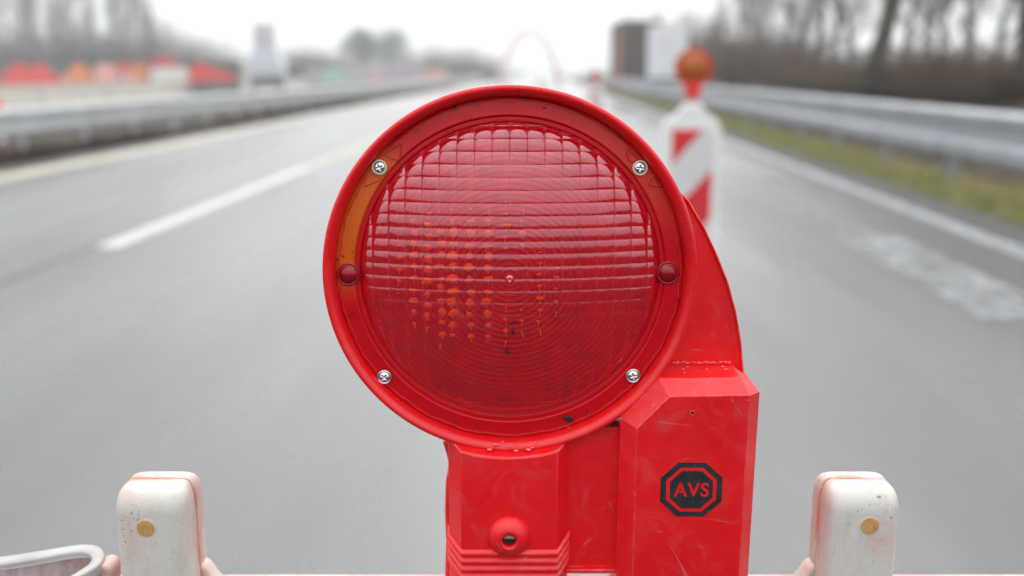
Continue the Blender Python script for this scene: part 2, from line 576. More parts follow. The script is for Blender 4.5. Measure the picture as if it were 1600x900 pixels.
def paint_mat(name, col, wear=0.5, lo=0.42, hi=0.62, sc=7, stretch=0.4):
    m, t, b = newmat(name)
    out = t.nodes['Material Output']
    v = obj_coord(t, (1, stretch, 1))
    v1 = obj_coord(t)
    t.links.new(mix(t, mrange(t, noise(t, v1, 3, 5), 0.3, 0.7), tuple(c*0.9 for c in col), col), b.inputs['Base Color'])
    b.inputs['Roughness'].default_value = 0.45
    tr = N(t, 'BsdfTransparent')
    mx = N(t, 'MixShader')
    f = mrange(t, noise(t, v, sc, 8, 0.72), lo, hi)
    f = mrange(t, f, 0, 1, 1 - wear, 1)
    t.links.new(f, mx.inputs[0])
    t.links.new(tr.outputs[0], mx.inputs[1])
    t.links.new(b.outputs[0], mx.inputs[2])
    t.links.new(mx.outputs[0], out.inputs[0])
    return m
M['paint_w'] = paint_mat('white_road_paint', (0.46, 0.46, 0.45), 0.4, 0.25, 0.5)
M['paint_e'] = paint_mat('dull_edge_line', (0.34, 0.35, 0.37), 0.6, 0.3, 0.6)
M['paint_y'] = paint_mat('faded_yellow_road_paint', (0.48, 0.43, 0.31), 0.4, 0.3, 0.6)
M['pale_patch'] = paint_mat('broken_pale_patch', (0.34, 0.35, 0.36), 0.85, 0.42, 0.68, 5.0, 0.4)
M['added_dark'] = simple('added_sheet_dark', (0.030, 0.030, 0.032), 0.95, var=0.3, scale=60, spec=0.1)  # for the added sheet behind and under the camera
M['weed'] = simple('dark_brown_weeds', (0.06, 0.038, 0.028), 0.9, var=0.4, scale=2, spec=0.08)
M['soil'] = simple('wet_soil_and_litter', (0.052, 0.040, 0.030), 0.9, var=0.55, scale=2.2, bmp=0.5, bdist=0.05, spec=0.08)
M['field'] = simple('winter_ground', (0.16, 0.15, 0.11), 0.9, var=0.4, scale=0.6, spec=0.08)
M['gravel'] = simple('grey_verge_gravel', (0.10, 0.098, 0.095), 0.85, var=0.4, scale=9, spec=0.08)
M['opp'] = simple('grey_far_carriageway', (0.20, 0.20, 0.20), 0.5, var=0.2, scale=1, spec=0.08)

def grass_mat():
    m, t, b = newmat('winter_grass')
    v = obj_coord(t)
    f = mrange(t, noise(t, v, 1.6, 5, 0.7), 0.36, 0.64)
    c = mix(t, f, (0.30, 0.34, 0.08), (0.42, 0.34, 0.19))
    t.links.new(c, b.inputs['Base Color'])
    b.inputs['Roughness'].default_value = 0.9
    b.inputs['Specular IOR Level'].default_value = 0.1
    return m
M['grass'] = grass_mat()

# ------------------------------------------------------------------ the setting
def sheet(name, X0, X1, t0, t1, z, mat, nx=1, nt_=1, hf=None, **k):
    V, Fc = [], []
    for j in range(nt_ + 1):
        for i in range(nx + 1):
            X = X0 + (X1 - X0)*i/nx
            T = t0 + (t1 - t0)*j/nt_
            V.append((X, T, z + (hf(X, T) if hf else 0)))
    for j in range(nt_):
        for i in range(nx):
            a = j*(nx+1) + i
            Fc.append((a, a+1, a+nx+2, a+nx+1))
    return mesh(name, V, Fc, mat, rz=-RA, smooth=bool(hf), **k)

sheet('ground', -420, 420, -60, 640, -0.06, M['field'], kind='structure')
sheet('road', -7.45, 3.80, 1.6, 600, 0.0, M['road'], kind='structure')
sheet('added_dark_sheet', -60, 60, -59, 1.6, 0.0, M['added_dark'], kind='structure')  # unseen dark sheet added so the lens and red plastic reflect dark
sheet('road_shoulder', 3.66, 4.12, 1.6, 600, 0.004, M['gravel'], kind='structure')
sheet('median_strip', -19.5, -7.45, 1.6, 500, -0.02, M['soil'], 10, 120, lambda X, T: 0.05*sin(X*2.1+T*0.7)*sin(X*0.9-T*0.3), kind='structure')
sheet('far_road', -60, -21.5, 1.6, 600, -0.03, M['opp'], kind='structure')
def bank(X, T):
    e = max(0, X - 4.9)
    m_ = 0.15*max(0.0, min(1.0, (X - 4.14)/0.22))
    return m_ + 1.10*(1 - math.exp(-e*e/9.0)) + 0.12*sin(X*1.3 + T*0.31)*min(1, e/2) + 0.25*sin(T*0.09 + 1)*min(1, e/5)
sheet('embankment', 4.13, 60, 1.6, 140, -0.03, M['soil'], 60, 150, bank, kind='structure')

def marking(name, X, wd, t0, t1, mat):
    return sheet(name, X - wd/2, X + wd/2, t0, t1, 0.004, mat, kind='structure')
marking('road_marking', -3.30, 0.19, 7.3, 13.9, M['paint_w'])
marking('road_marking', -3.30, 0.17, 13.95, 29, M['paint_y'])
marking('road_marking', -3.30, 0.16, 31, 37, M['paint_w'])
marking('road_marking', -3.30, 0.16, 49, 55, M['paint_w'])
marking('road_marking', -6.78, 0.42, 1.65, 300, M['paint_y'])
marking('road_marking', 3.52, 0.20, 1.65, 300, M['paint_e'])
# a pale, broken-up patch in the right lane
sheet('pale_road_patch', 2.36, 2.86, 5.3, 8.1, 0.004, M['pale_patch'], kind='structure')
# dark joint between the two lanes of asphalt
mj = simple('tar_joint', (0.035, 0.035, 0.037), 0.35, var=0.3)
sheet('tar_joint', -3.44, -3.405, 1.65, 200, 0.004, mj, kind='structure')

# grass on the verge: blades too many to count
def grass_strip():
    random.seed(4)
    mb = MB()
    V, Fc = [], []
    for i in range(26000):
        T = 3.0 + 75*random.random()**1.7
        X = 4.14 + 0.62*random.random()**1.4
        s = 1 + T/40
        h = random.uniform(0.04, 0.13)*(0.6 + 0.8*random.random())
        a = random.uniform(0, pi)
        wd = 0.006*s*1.6
        lean = Vector((random.gauss(0, 0.4), random.gauss(0, 0.4), 1)).normalized()*h
        dx, dy = cos(a)*wd, sin(a)*wd
        z0 = bank(X, T) - 0.035
        p = Vector((X, T, z0))
        n = len(V)
        V += [p + Vector((-dx, -dy, 0)), p + Vector((dx, dy, 0)), p + lean*0.6 + Vector((dx*0.6, dy*0.6, 0)), p + lean]
        Fc += [(n, n+1, n+2), (n, n+2, n+3)]
    o = mesh('grass', V, Fc, M['grass'], rz=-RA)
    props(o, 'pale green winter grass along the foot of the right hand guardrail', 'grass', kind='stuff')
grass_strip()
def weeds():
    random.seed(9)
    V, Fc = [], []
    for i in range(26000):
        T = 8 + 80*random.random()**1.3
        X = -7.95 + 0.3*random.gauss(0, 0.6)
        h = random.uniform(0.05, 0.20 + 0.18*(0.5 + 0.5*sin(T*1.9 + sin(T*0.7)*3)))
        a = random.uniform(0, pi)
        wd = 0.018
        lean = Vector((random.gauss(0, 0.5), random.gauss(0, 0.5), 1)).normalized()*h
        p = Vector((X, T, -0.06))
        n = len(V)
        V += [p + Vector((-cos(a)*wd, -sin(a)*wd, 0)), p + Vector((cos(a)*wd, sin(a)*wd, 0)), p + lean]
        Fc += [(n, n+1, n+2)]
    o = mesh('dry_weeds', V, Fc, M['weed'], rz=-RA)
    props(o, 'brown dry weeds in the gap beneath the left hand guardrail', 'weeds', kind='stuff')
weeds()

# ------------------------------------------------------------------ guardrails
def guardrail(X, t0, t1, prof, side, label, step=2.2, ztop=0.9, tph=0, stl=None):
    stl = stl or M['steel']
    root = empty('guardrail', RW(X, t0, 0), -RA, label=label, cat='guardrail')
    L = t1 - t0
    # beam: an open folded section with thickness
    n = int(L/4.4)
    th = 0.006
    outer = [(side*x, z) for x, z in prof]
    back = [(side*(x) + side*-th*-1, z) for x, z in prof][::-1]
    loop = outer + back
    mb = MB()
    mb.loft([[(x, y, z) for x, z in loop] for y in (0, L)])
    mb.build('beam', stl, root)
    # overlapping splice plates with bolt heads
    k = 0
    while k*4.4 < L and k < 40:
        mb = MB()
        y = k*4.4 + tph
        lp = [(side*(x - 0.007), z) for x, z in prof] + [(side*(x - 0.001), z) for x, z in prof][::-1]
        mb.loft([[(x, yy, z) for x, z in lp] for yy in (y, y + 0.32)])
        k += 1
        mb.build('splice_plate', stl, root)
    i = 0
    while i*step + tph < L and i < 60:
        y = i*step + tph
        p = MB()
        x0, x1 = (0.012, 0.13) if side > 0 else (-0.13, -0.012)
        # C-section post
        xa, xb = min(x0, x1), max(x0, x1)
        p.box(xa, xb, y - 0.03, y - 0.024, -0.3, ztop)
        p.box(xa, xb, y + 0.024, y + 0.03, -0.3, ztop)
        xs = xb if side > 0 else xa + 0.006
        p.box(xs - 0.006, xs, y - 0.024, y + 0.024, -0.3, ztop)
        p.build('post', stl, root)
        i += 1
    return root
profR = [(0.0, 0.93), (-0.05, 0.925), (-0.085, 0.89), (-0.085, 0.82), (-0.03, 0.775), (-0.03, 0.70), (-0.03, 0.635), (-0.085, 0.59), (-0.085, 0.47), (-0.05, 0.42), (0.0, 0.41)]
guardrail(4.35, 2.0, 130, profR, 1, 'grey galvanised steel guardrail along the grass verge on the right', tph=0.2, ztop=0.88)
profL = [(0.0, 0.76), (-0.05, 0.75), (-0.08, 0.70), (-0.08, 0.62), (-0.03, 0.57), (-0.03, 0.46), (-0.08, 0.44), (-0.08, 0.38), (-0.05, 0.34), (0.0, 0.33)]
guardrail(-8.15, 4.0, 130, profL, -1, 'grey steel guardrail above brown weeds along the left edge of the road', tph=0.6, ztop=0.70, stl=M['steel_pale'])

# precast barrier beyond the median
mb = MB()
pc = [(-0.30, 0), (-0.30, 0.12), (-0.14, 0.36), (-0.09, 0.84), (0.09, 0.84), (0.14, 0.36), (0.30, 0.12), (0.30, 0)]
y = 10.0
while y < 260:
    mb.loft([[(x, yy, z) for x, z in pc] for yy in (y, y + 5.96)])
    y += 6.0
o = mb.build('concrete_barrier', M['conc'], origin=(0, 10, 0), loc=RW(-20.4, 10, -0.03), rz=-RA, bevel=0.01)
props(o, 'long beige concrete barrier wall in the distance beyond the left guardrail', 'barrier')

# ------------------------------------------------------------------ graffiti walls
def wall_at(px0, px1, Y, ytop, ybot, label, mat, gmats, shapes, name='graffiti_wall'):
    a, b = P(px0, ytop, Y), P(px1, ytop, Y)
    zt = a.z
    root = empty(name, ((a.x + b.x)/2, Y, 0), label=label, cat='wall')
    og = root.location
    mb = MB().box(a.x, b.x, Y, Y + 0.3, -0.06, zt)
    mb.box(a.x - 0.05, b.x + 0.05, Y - 0.04, Y + 0.34, zt + 0.002, zt + 0.10)
    mb.build('wall_slab', mat, root, origin=og)
    for col, pts in shapes:
        lo = [P(x, y, Y - 0.02) for x, y in pts]
        hi = [p + Vector((0, 0.012, 0)) for p in lo]
        MB().loft([hi, lo]).build('graffiti', gmats[col], root, origin=og)
    return root
G = {k: simple('spray_paint_' + k, c, 0.6, var=0.15, scale=2) for k, c in dict(
    red=(0.72, 0.06, 0.05), orange=(0.72, 0.22, 0.07), pink=(0.72, 0.36, 0.30), white=(0.66, 0.66, 0.64), teal=(0.40, 0.60, 0.52),
    lilac=(0.48, 0.38, 0.46), rose=(0.62, 0.42, 0.44), grey=(0.5, 0.52, 0.54)).items()}
M['wall_l'] = simple('mossy_grey_wall', (0.13, 0.15, 0.14), 0.9, var=0.3, scale=1)
M['wall_m'] = simple('light_grey_wall', (0.38, 0.38, 0.37), 0.9, var=0.15, scale=1)
wall_at(-160, 372, 58, 98, 138, 'dark grey wall far left covered in jagged red, orange and white graffiti', M['wall_l'], G, [
    ('red', [(2, 133), (3, 116), (14, 108), (20, 96), (36, 99), (46, 107), (64, 97), (76, 104), (84, 118), (96, 122), (95, 133)]),
    ('red', [(-70, 133), (-66, 108), (-40, 98), (-20, 106), (-6, 120), (-4, 133)]),
    ('orange', [(100, 134), (104, 116), (114, 100), (128, 99), (138, 108), (143, 118), (147, 134)]),
    ('pink', [(148, 135), (146, 112), (152, 101), (166, 98), (176, 104), (186, 112), (188, 135)]),
    ('red', [(178, 104), (186, 97), (202, 100), (204, 110), (190, 112)]),
    ('pink', [(190, 135), (191, 113), (206, 110), (214, 114), (215, 135)]),
    ('orange', [(216, 134), (206, 106), (216, 98), (230, 103), (229, 134)]),
    ('red', [(228, 101), (240, 90), (256, 89), (280, 96), (286, 103), (240, 106)]),
    ('white', [(235, 135), (236, 107), (262, 105), (290, 104), (294, 118), (292, 134)]),
    ('orange', [(294, 134), (293, 112), (300, 106), (304, 118), (303, 133)]),
    ('pink', [(96, 134), (96, 118), (101, 114), (103, 134)]),
    ('red', [(302, 128), (299, 106), (304, 98), (322, 99), (336, 108), (356, 112), (368, 118), (366, 127)]),
])
wall_at(478, 702, 84, 108, 131, 'long pale wall in the middle distance with teal, lilac and pink patches', M['wall_m'], G, [
    ('teal', [(502, 127), (503, 110), (524, 108), (542, 110), (541, 126)]),
    ('grey', [(546, 127), (548, 107), (566, 108), (567, 126)]),
    ('rose', [(570, 127), (572, 106), (600, 105), (602, 126)]),
    ('lilac', [(604, 126), (606, 107), (628, 104), (640, 110), (638, 126)]),
    ('rose', [(642, 126), (645, 110), (660, 108), (662, 126)]),
    ('pink', [(668, 125), (670, 108), (690, 106), (697, 112), (696, 125)]),
], name='graffiti_wall')

# ------------------------------------------------------------------ beacons on the right
def lampmesh(root, c, R, ang=0.0):
    """small round warning lamp seen from the front: housing ring, amber lens, red neck"""
    mb = MB()
    mb.lathe([(0.0005, R*0.55), (R*0.8, R*0.5), (R*1.02, R*0.16), (R*1.07, -R*0.06), (R*1.03, -R*0.10), (R*0.98, -R*0.02), (R*0.94, 0.0)], c, 40)
    h = mb.build('lamp_housing', M['red_plain'], root, smooth=True, rz=0)
    mb = MB()
    pr = [(R*0.95, 0.0)]
    for i in range(1, 14):
        r = R*0.95*(1 - i/13)
        pr.append((max(r, 0.0004), -R*0.36*(1 - (r/(R*0.95))**2) - (0.0012 if i % 2 else 0)))
    mb.lathe(pr, c, 40)
    mb.build('lamp_lens', M['amber'], root, smooth=True)
    mb = MB()
    cx, cy_, cz = c
    mb.loft([[(cx - wd, cy_ - d + 0.01, z), (cx + wd, cy_ - d + 0.01, z), (cx + wd, cy_ + d + 0.01, z), (cx - wd, cy_ + d + 0.01, z)]
             for wd, d, z in ((R*0.40, 0.022, cz - R*1.75), (R*0.42, 0.022, cz - R*1.2), (R*0.62, 0.02, cz - R*0.8))])
    mb.build('lamp_neck', M['red_plain'], root, bevel=0.004)

def beacon(loc, rz, label, lamp=True, top=1.12, Wd=0.25, flip=1):
    root = empty('guide_beacon', loc, rz, label=label, cat='beacon', group='red and white beacons along the right lane')
    # recycled rubber foot
    MB().loft([[(-0.40*s, -0.20*s, z), (0.20*s, -0.20*s, z), (0.20*s, 0.40*s, z), (-0.40*s, 0.40*s, z)] for s, z in ((1, 0.004), (1, 0.07), (0.86, 0.12))]).build('foot', M['black_rub'], root, bevel=0.01)
    w2 = Wd/2 + 0.014
    b = 0.13
    sh = top - 0.07
    out = [(-w2 + 0.02, b), (w2 - 0.02, b), (w2, b + 0.03), (w2, sh - 0.06), (w2 - 0.010, sh - 0.022), (w2 - 0.035, sh + 0.002), (0.068, sh + 0.022), (0.048, top - 0.015), (0.036, top), (-0.036, top), (-0.048, top - 0.015), (-0.068, sh + 0.022), (-w2 + 0.035, sh + 0.002), (-w2 + 0.010, sh - 0.022), (-w2, sh - 0.06), (-w2, b + 0.03)]
    mb = MB().loft([[(x, 0.03, z) for x, z in out], [(x, -0.03, z) for x, z in out]])
    mb.build('body', M['white_body'], root, bevel=0.008, seg=3)
    # reflective sheet with diagonal stripes, set 3 mm proud of the body
    x0, x1, z0, z1 = -Wd/2 + 0.036, Wd/2 - 0.022, b + 0.05, sh - 0.05
    def clip(poly, ax, val, keep_less):
        r = []
        for i in range(len(poly)):
            p, q = poly[i], poly[(i+1) % len(poly)]
            ip = (p[ax] <= val) if keep_less else (p[ax] >= val)
            iq = (q[ax] <= val) if keep_less else (q[ax] >= val)
            if ip: r.append(p)
            if ip != iq:
                f = (val - p[ax])/(q[ax] - p[ax])
                r.append((p[0] + f*(q[0]-p[0]), p[1] + f*(q[1]-p[1])))
        return r
    k = 0
    pitch = 0.235
    base = z1 - 0.165
    reds, whites = MB(), MB()
    i = -8
    Wp = x1 - x0
    while i < 8:
        zz = base + 0.0 + i*pitch
        # stripe edges rise to the right
        poly = [(x0, zz), (x1, zz + Wp*1.12), (x1, zz + Wp*1.12 + pitch), (x0, zz + pitch)]
        for ax, val, kl in ((1, z0, False), (1, z1, True)):
            poly = clip(poly, ax, val, kl) if len(poly) > 2 else poly
        if len(poly) > 2:
            tgt = reds if i % 2 == 0 else whites
            tgt.loft([[(x, -0.0306, z) for x, z in poly], [(x, -0.033, z) for x, z in poly]])
        i += 1
    reds.build('red_stripe', M['red_refl'], root)
    whites.build('white_stripe', M['white_refl'], root)
    if lamp:
        lampmesh(root, (0.0, -0.005, top + 0.165), 0.082)
    return root
b1 = P(1078, 250, 4.75)
beacon((b1.x, 4.75, 0), radians(-6), 'red and white striped beacon with amber lamp, the nearest one behind the big lamp', top=1.155)
b2 = P(930, 150, 17.5)
beacon((b2.x, 17.5, 0), radians(-10), 'small red and white beacon with amber lamp just above the big lamp rim', top=1.08)
b3 = P(845, 150, 42)
beacon((b3.x, 42, 0), 0, 'tiny far red and white beacon without a lamp, below the pale arch', lamp=False, top=1.0)
# reflector post at the left picture edge
q = P(-3, 170, 19.0)
rt = empty('marker_post', (q.x, 19.0, 0), label='short post with red cap behind the left guardrail at the picture edge', cat='marker post')
MB().loft([[(x, -0.05, z), (x, 0.05, z), (-x, 0.05, z), (-x, -0.05, z)] for x, z in ((-0.06, -0.05), (-0.06, 0.50))]).build('post', M['white_body'], rt, bevel=0.01)
MB().loft([[(x, -0.055, z), (x, 0.055, z), (-x, 0.055, z), (-x, -0.055, z)] for x, z in ((-0.07, 0.502), (-0.07, 0.72), (-0.05, 0.76))]).build('cap', M['red_plain'], rt, bevel=0.01)

# ------------------------------------------------------------------ signs, arch, building
# right sign: white board on two posts
Y = 38
a, b = P(1013, 40, Y), P(1073, 122, Y)
rt = empty('road_sign', ((a.x + b.x)/2, Y, 0), label='white rectangular road sign with faint red mark, right behind the amber beacon lamp', cat='road sign')
og = rt.location
MB().box(a.x, b.x, Y - 0.03, Y, b.z, a.z).build('sign_panel', M['white_far'], rt, origin=og, bevel=0.02)
for xx in (a.x + 0.25, b.x - 0.25):
    MB().tube([(xx, Y + 0.05, -0.1), (xx, Y + 0.05, a.z - 0.1)], 0.04, 10).build('post', M['steel'], rt, origin=og)
cx, cz = (P(1040, 68, Y).x, P(1040, 68, Y).z)
MB().ring([(cx + 0.16*cos(2*pi*k/28), Y - 0.034, cz + 0.16*sin(2*pi*k/28)) for k in range(28)], 0.025).build('red_ring', simple('pale_red_mark', (0.74, 0.52, 0.52), 0.6), rt, origin=og, smooth=True)
# left sign trailer: pale board over a wide white body
Y = 66
rt = empty('sign_trailer', (P(413, 100, Y).x, Y, 0), label='pale sign board with reddish ring above a wider white box, by the left guardrail', cat='sign trailer')
og = rt.location
a, b = P(394, 36, Y), P(432, 84, Y)
MB().box(a.x, b.x, Y - 0.04, Y + 0.04, b.z, a.z).build('sign_board', simple('greyish_sign_back', (0.60, 0.60, 0.64), 0.6, var=0.08), rt, origin=og, bevel=0.02)
c_, d_ = P(385, 84, Y), P(441, 119, Y)
o_ = [(c_.x + 0.25, c_.z - 0.02), (d_.x - 0.25, c_.z - 0.02), (d_.x, c_.z - 0.5), (d_.x, d_.z), (c_.x, d_.z), (c_.x, c_.z - 0.5)]
MB().loft([[(x, Y + 1.4, z) for x, z in o_], [(x, Y - 0.1, z) for x, z in o_]]).build('trailer_box', simple('white_trailer_paint', (0.58, 0.61, 0.66), 0.5, var=0.05), rt, origin=og, bevel=0.04)
pc_ = P(407, 60, Y)
MB().ring([(pc_.x + 0.42*cos(2*pi*k/28), Y - 0.06, pc_.z + 0.42*sin(2*pi*k/28)) for k in range(28)], 0.03).build('red_ring', simple('faded_red_ring', (0.55, 0.22, 0.20), 0.6), rt, origin=og, smooth=True)
for xx in (c_.x + 0.15, d_.x - 0.15):
    wm = MB()
    for s in (0,):
        wm.loft([[(xx + dx, Y + 0.6 + 0.33*cos(2*pi*k/20), 0.36 + 0.33*sin(2*pi*k/20)) for k in range(20)] for dx in (-0.09, 0.09)])
    wm.build('wheel', M['black_rub'], rt, origin=og, bevel=0.02)
MB().box(c_.x + 0.1, d_.x - 0.1, Y + 0.5, Y + 0.7, 0.30, d_.z + 0.05).build('chassis', M['steel'], rt, origin=og)

# the pale arch over the carriageway far ahead
Y = 110
rt = empty('arch', (P(828, 100, Y).x, Y, 0), label='pale pink and grey arch standing over the road far ahead', cat='arch')
og = rt.location
ctr = []
for k in range(41):
    u = k/40
    x = 783 + (873 - 783)*u
    yv = 118 - (118 - 48)*(1 - abs(2*u - 1)**2.3)
    ctr.append(P(x, yv, Y))
gl_ = P(783, 118, Y)
pinkm = simple('pale_pink_arch_paint', (0.74, 0.50, 0.50), 0.6, var=0.06)
greym = simple('pale_grey_arch_paint', (0.60, 0.60, 0.60), 0.6, var=0.06)
MB().tube([Vector((ctr[0].x, Y, -0.1))] + ctr[:16], 0.30, 12).build('arch_leg', pinkm, rt, origin=og, smooth=True)
MB().tube(ctr[15:36], 0.26, 12).build('arch_span', greym, rt, origin=og, smooth=True)
MB().tube(ctr[35:] + [Vector((ctr[-1].x, Y, -0.1))], 0.30, 12).build('arch_leg', pinkm, rt, origin=og, smooth=True)

# dark brown block behind the right sign
Y = 62
a, b = P(972, 36, Y), P(1030, 36, Y)
rt = empty('brown_building', ((a.x + b.x)/2, Y, 0), label='dark brown windowless building with a thin red edge, left of the white road sign', cat='building')
og = rt.location
MB().box(a.x, b.x, Y, Y + 7, -0.1, a.z).build('wall', M['brick_dark'], rt, origin=og, bevel=0.03)
MB().box(a.x - 0.1, b.x + 0.1, Y - 0.1, Y + 7.1, a.z + 0.003, a.z + 0.14).build('roof', simple('grey_roof_edge', (0.07, 0.06, 0.06), 0.8), rt, origin=og)
zt = a.z
MB().loft([[(a.x - 0.10, Y - 0.02, zt - 0.05), (a.x - 0.01, Y - 0.02, zt - 0.05), (a.x - 0.01, Y + 0.4, zt - 0.05), (a.x - 0.10, Y + 0.4, zt - 0.05)],
           [(a.x - 0.50, Y - 0.02, -0.1), (a.x - 0.01, Y - 0.02, -0.1), (a.x - 0.01, Y + 0.4, -0.1), (a.x - 0.50, Y + 0.4, -0.1)]]).build('buttress', simple('faded_red_trim', (0.42, 0.13, 0.11), 0.7), rt, origin=og)

# ------------------------------------------------------------------ bare trees and bushes
def bare_tree(seed, h, r0, lean=(0, 0), levels=5, spread=0.62, up=0.25, n0=11, sides=5, start=0.22, tw=0.004):
    """returns (trunk MB, crown MB): trunk and limbs recursively branching down to twigs"""
    rnd = random.Random(seed)
    trunk, crown = MB(), MB()
    pts, rad = [], []
    p = Vector((0, 0, -0.2))
    d = Vector((lean[0], lean[1], 1)).normalized()
    nseg = 11
    for i in range(nseg + 1):
        pts.append(p.copy())
        rad.append(r0*(1.25 if i == 0 else 1)*(1 - i/nseg)**0.75 + 0.012)
        p = p + d*(h/nseg)
        d = (d + Vector((rnd.gauss(0, 0.06), rnd.gauss(0, 0.06), 0.05))).normalized()
    trunk.tube(pts, rad, 9)
    def branch(p, d, L, r, lv):
        n = 4 if lv < 3 else 3
        bp, br = [p.copy()], [r]
        q = p.copy()
        dd = d.copy()
        for i in range(n):
            dd = (dd + Vector((rnd.gauss(0, 0.16), rnd.gauss(0, 0.16), up*0.35 + rnd.gauss(0, 0.08)))).normalized()
            q = q + dd*L/n
            bp.append(q.copy())
            br.append(r*(1 - 0.8*(i+1)/n))
        crown.tube(bp, br, sides if lv < 2 else 3, caps=False)
        if lv >= levels: return
        k = rnd.randint(3, 5)
        for j in range(k):
            f = rnd.uniform(0.25, 1.0)
            idx = min(int(f*n), n-1)
            s = bp[idx].lerp(bp[idx+1], f*n - idx) if idx + 1 < len(bp) else bp[-1]
            bd = (bp[min(idx+1, n)] - bp[idx]).normalized()
            side = Vector((rnd.gauss(0, 1), rnd.gauss(0, 1), rnd.gauss(0, 0.6))).normalized()
            nd = (bd*(1 - spread) + side*spread + Vector((0, 0, up))).normalized()
            branch(s, nd, L*rnd.uniform(0.5, 0.72), max(r*0.5*(1 - 0.5*f), tw), lv + 1)
    for i in range(n0):
        f = start + (1 - start)*(i + rnd.random()*0.6)/n0
        idx = min(int(f*nseg), nseg - 1)
        s = pts[idx].lerp(pts[idx+1], f*nseg - idx)
        az = rnd.uniform(0, 2*pi)
        side = Vector((cos(az), sin(az), rnd.uniform(0.2, 0.7))).normalized()
        L = h*(0.36*(1 - f*0.6))
        branch(s, (side*spread + Vector((0, 0, 1))*(1 - spread + up*0.5)).normalized(), L, rad[idx]*0.42, 1)
    return trunk, crown

def place_tree(name, proto, loc, rz, sc, label, cat, group, bark, twig):
    r = empty(name, loc, rz, label=label, cat=cat, group=group)
    r.scale = sc
    for nm, me, mt in (('trunk', proto[0], bark), ('crown', proto[1], twig)):
        o = bpy.data.objects.new(nm, me)
        COL.objects.link(o)
        o.parent = r
        o.material_slots[0].link = 'OBJECT'
        o.material_slots[0].material = mt
    return r

def proto_tree(name, *a, **k):
    tr, cr = bare_tree(*a, **k)
    out = []
    for nm, mb in (('trunk', tr), ('crown', cr)):
        me = bpy.data.meshes.new(name + '_' + nm)
        me.from_pydata([tuple(v) for v in mb.V], [], mb.F)
        me.materials.append(M['bark'])
        for p in me.polygons: p.use_smooth = True
        out.append(me)
    return out

T1 = proto_tree('tree_a', 11, 15.0, 0.19, (0.24, 0.0), 5, 0.60, 0.22, 16, start=0.12)
T2 = proto_tree('tree_b', 23, 10.0, 0.15, (-0.05, 0.0), 5, 0.66, 0.20, 14, start=0.12)
T3 = proto_tree('poplar', 5, 14.0, 0.16, (0.02, 0.0), 5, 0.34, 0.75, 14, start=0.06, tw=0.010)
T4 = proto_tree('poplar_b', 8, 13.0, 0.14, (-0.02, 0.0), 5, 0.38, 0.70, 13, start=0.06, tw=0.010)

gR = 'bare trees behind the right guardrail'
for px, Y, base, proto, s, lab in (
    (1352, 22.0, 0.9, T1, (1, 1, 1), 'dark leaning bare tree, its thick trunk rising right of centre behind the guardrail'),
    (1592, 17.0, 0.9, T2, (0.95, 0.95, 1), 'dark bare tree cut by the right edge of the picture'),
    (1468, 24.0, 1.0, T2, (0.55, 0.55, 0.52), 'small crooked bare tree between the leaning tree and the right edge'),
    (1302, 34.0, 1.2, T2, (0.8, 0.8, 0.85), 'slender grey bare tree just left of the thick leaning trunk'),
    (1238, 42.0, 1.2, T1, (0.75, 0.75, 0.85), 'thin pale bare tree above the brown thicket'),
    (1160, 58.0, 1.1, T4, (0.8, 0.8, 0.62), 'low faint bare tree nearest to the amber beacon lamp'),
):
    q = P(px, 130, Y)
    place_tree('bare_tree', proto, (q.x, Y, base), random.Random(px).uniform(-0.4, 0.4) if proto is T1 and px == 1352 else random.Random(px).uniform(0, 6.28), s, lab, 'tree', gR,
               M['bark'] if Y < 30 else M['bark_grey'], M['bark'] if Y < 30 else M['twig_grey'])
T5 = proto_tree('young', 31, 6.0, 0.07, (0.05, 0.0), 4, 0.55, 0.35, 20, start=0.10, tw=0.006)
for i, (px, Y, hs, lab) in enumerate(((1120, 60, 0.75, 'young bare tree just right of the amber beacon lamp'), (1185, 52, 1.0, 'young bare tree second right of the amber beacon lamp'),
        (1222, 46, 1.1, 'young bare tree over the tallest pinkish twigs'), (1275, 38, 1.2, 'young bare tree left of the slender grey tree'), (1330, 36, 0.8, 'young bare tree close left of the thick leaning trunk'),
        (1410, 34, 1.1, 'young bare tree close right of the thick leaning trunk'), (1445, 30, 0.9, 'young bare tree left of the small crooked tree'), (1515, 30, 1.0, 'young bare tree over the greyish mound'),
        (1555, 26, 0.9, 'young bare tree left of the trunk at the right edge'))):
    q = P(px, 120, Y)
    place_tree('young_tree', T5, (q.x, Y, 0.9), i*2.1, (hs*1.5, hs*1.5, hs), lab, 'tree', 'young bare trees behind the right guardrail', M['bark_grey'], M['twig_grey'])
gL = 'tall bare trees beyond the graffiti wall'
for i, (px, Y, s) in enumerate(((-30, 84, 1.0), (28, 78, 0.98), (68, 92, 1.0), (122, 80, 0.85), (168, 94, 0.95), (212, 84, 0.9), (250, 98, 0.62),
        (2, 104, 0.9), (48, 108, 1.0), (96, 100, 0.9), (146, 112, 0.85), (190, 106, 0.95), (232, 116, 0.8), (276, 118, 0.5))):
    q = P(px, 100, Y)
    lab = ['bare poplar crown at the very left edge of the picture', 'tall grey poplar above the largest red graffiti letters', 'second full grey poplar from the left edge',
           'grey poplar above the orange graffiti', 'grey poplar above the pink graffiti', 'grey poplar above the white graffiti panel', 'grey poplar above the red roofline of the white graffiti', 'far faint poplar at the left edge', 'far faint poplar over the red letters', 'far faint poplar between red and orange letters', 'far faint poplar over the gap right of the orange letters', 'far faint poplar over the pink letters', 'far faint poplar over the white panel', 'shortest and rightmost grey poplar of the left row'][i]
    place_tree('poplar_tree', T3 if i % 2 else T4, (q.x, Y, 0), i*1.3, (s*0.72, s*0.72, s*0.88), lab, 'tree', gL, M['bark_grey'], M['twig_pale'])

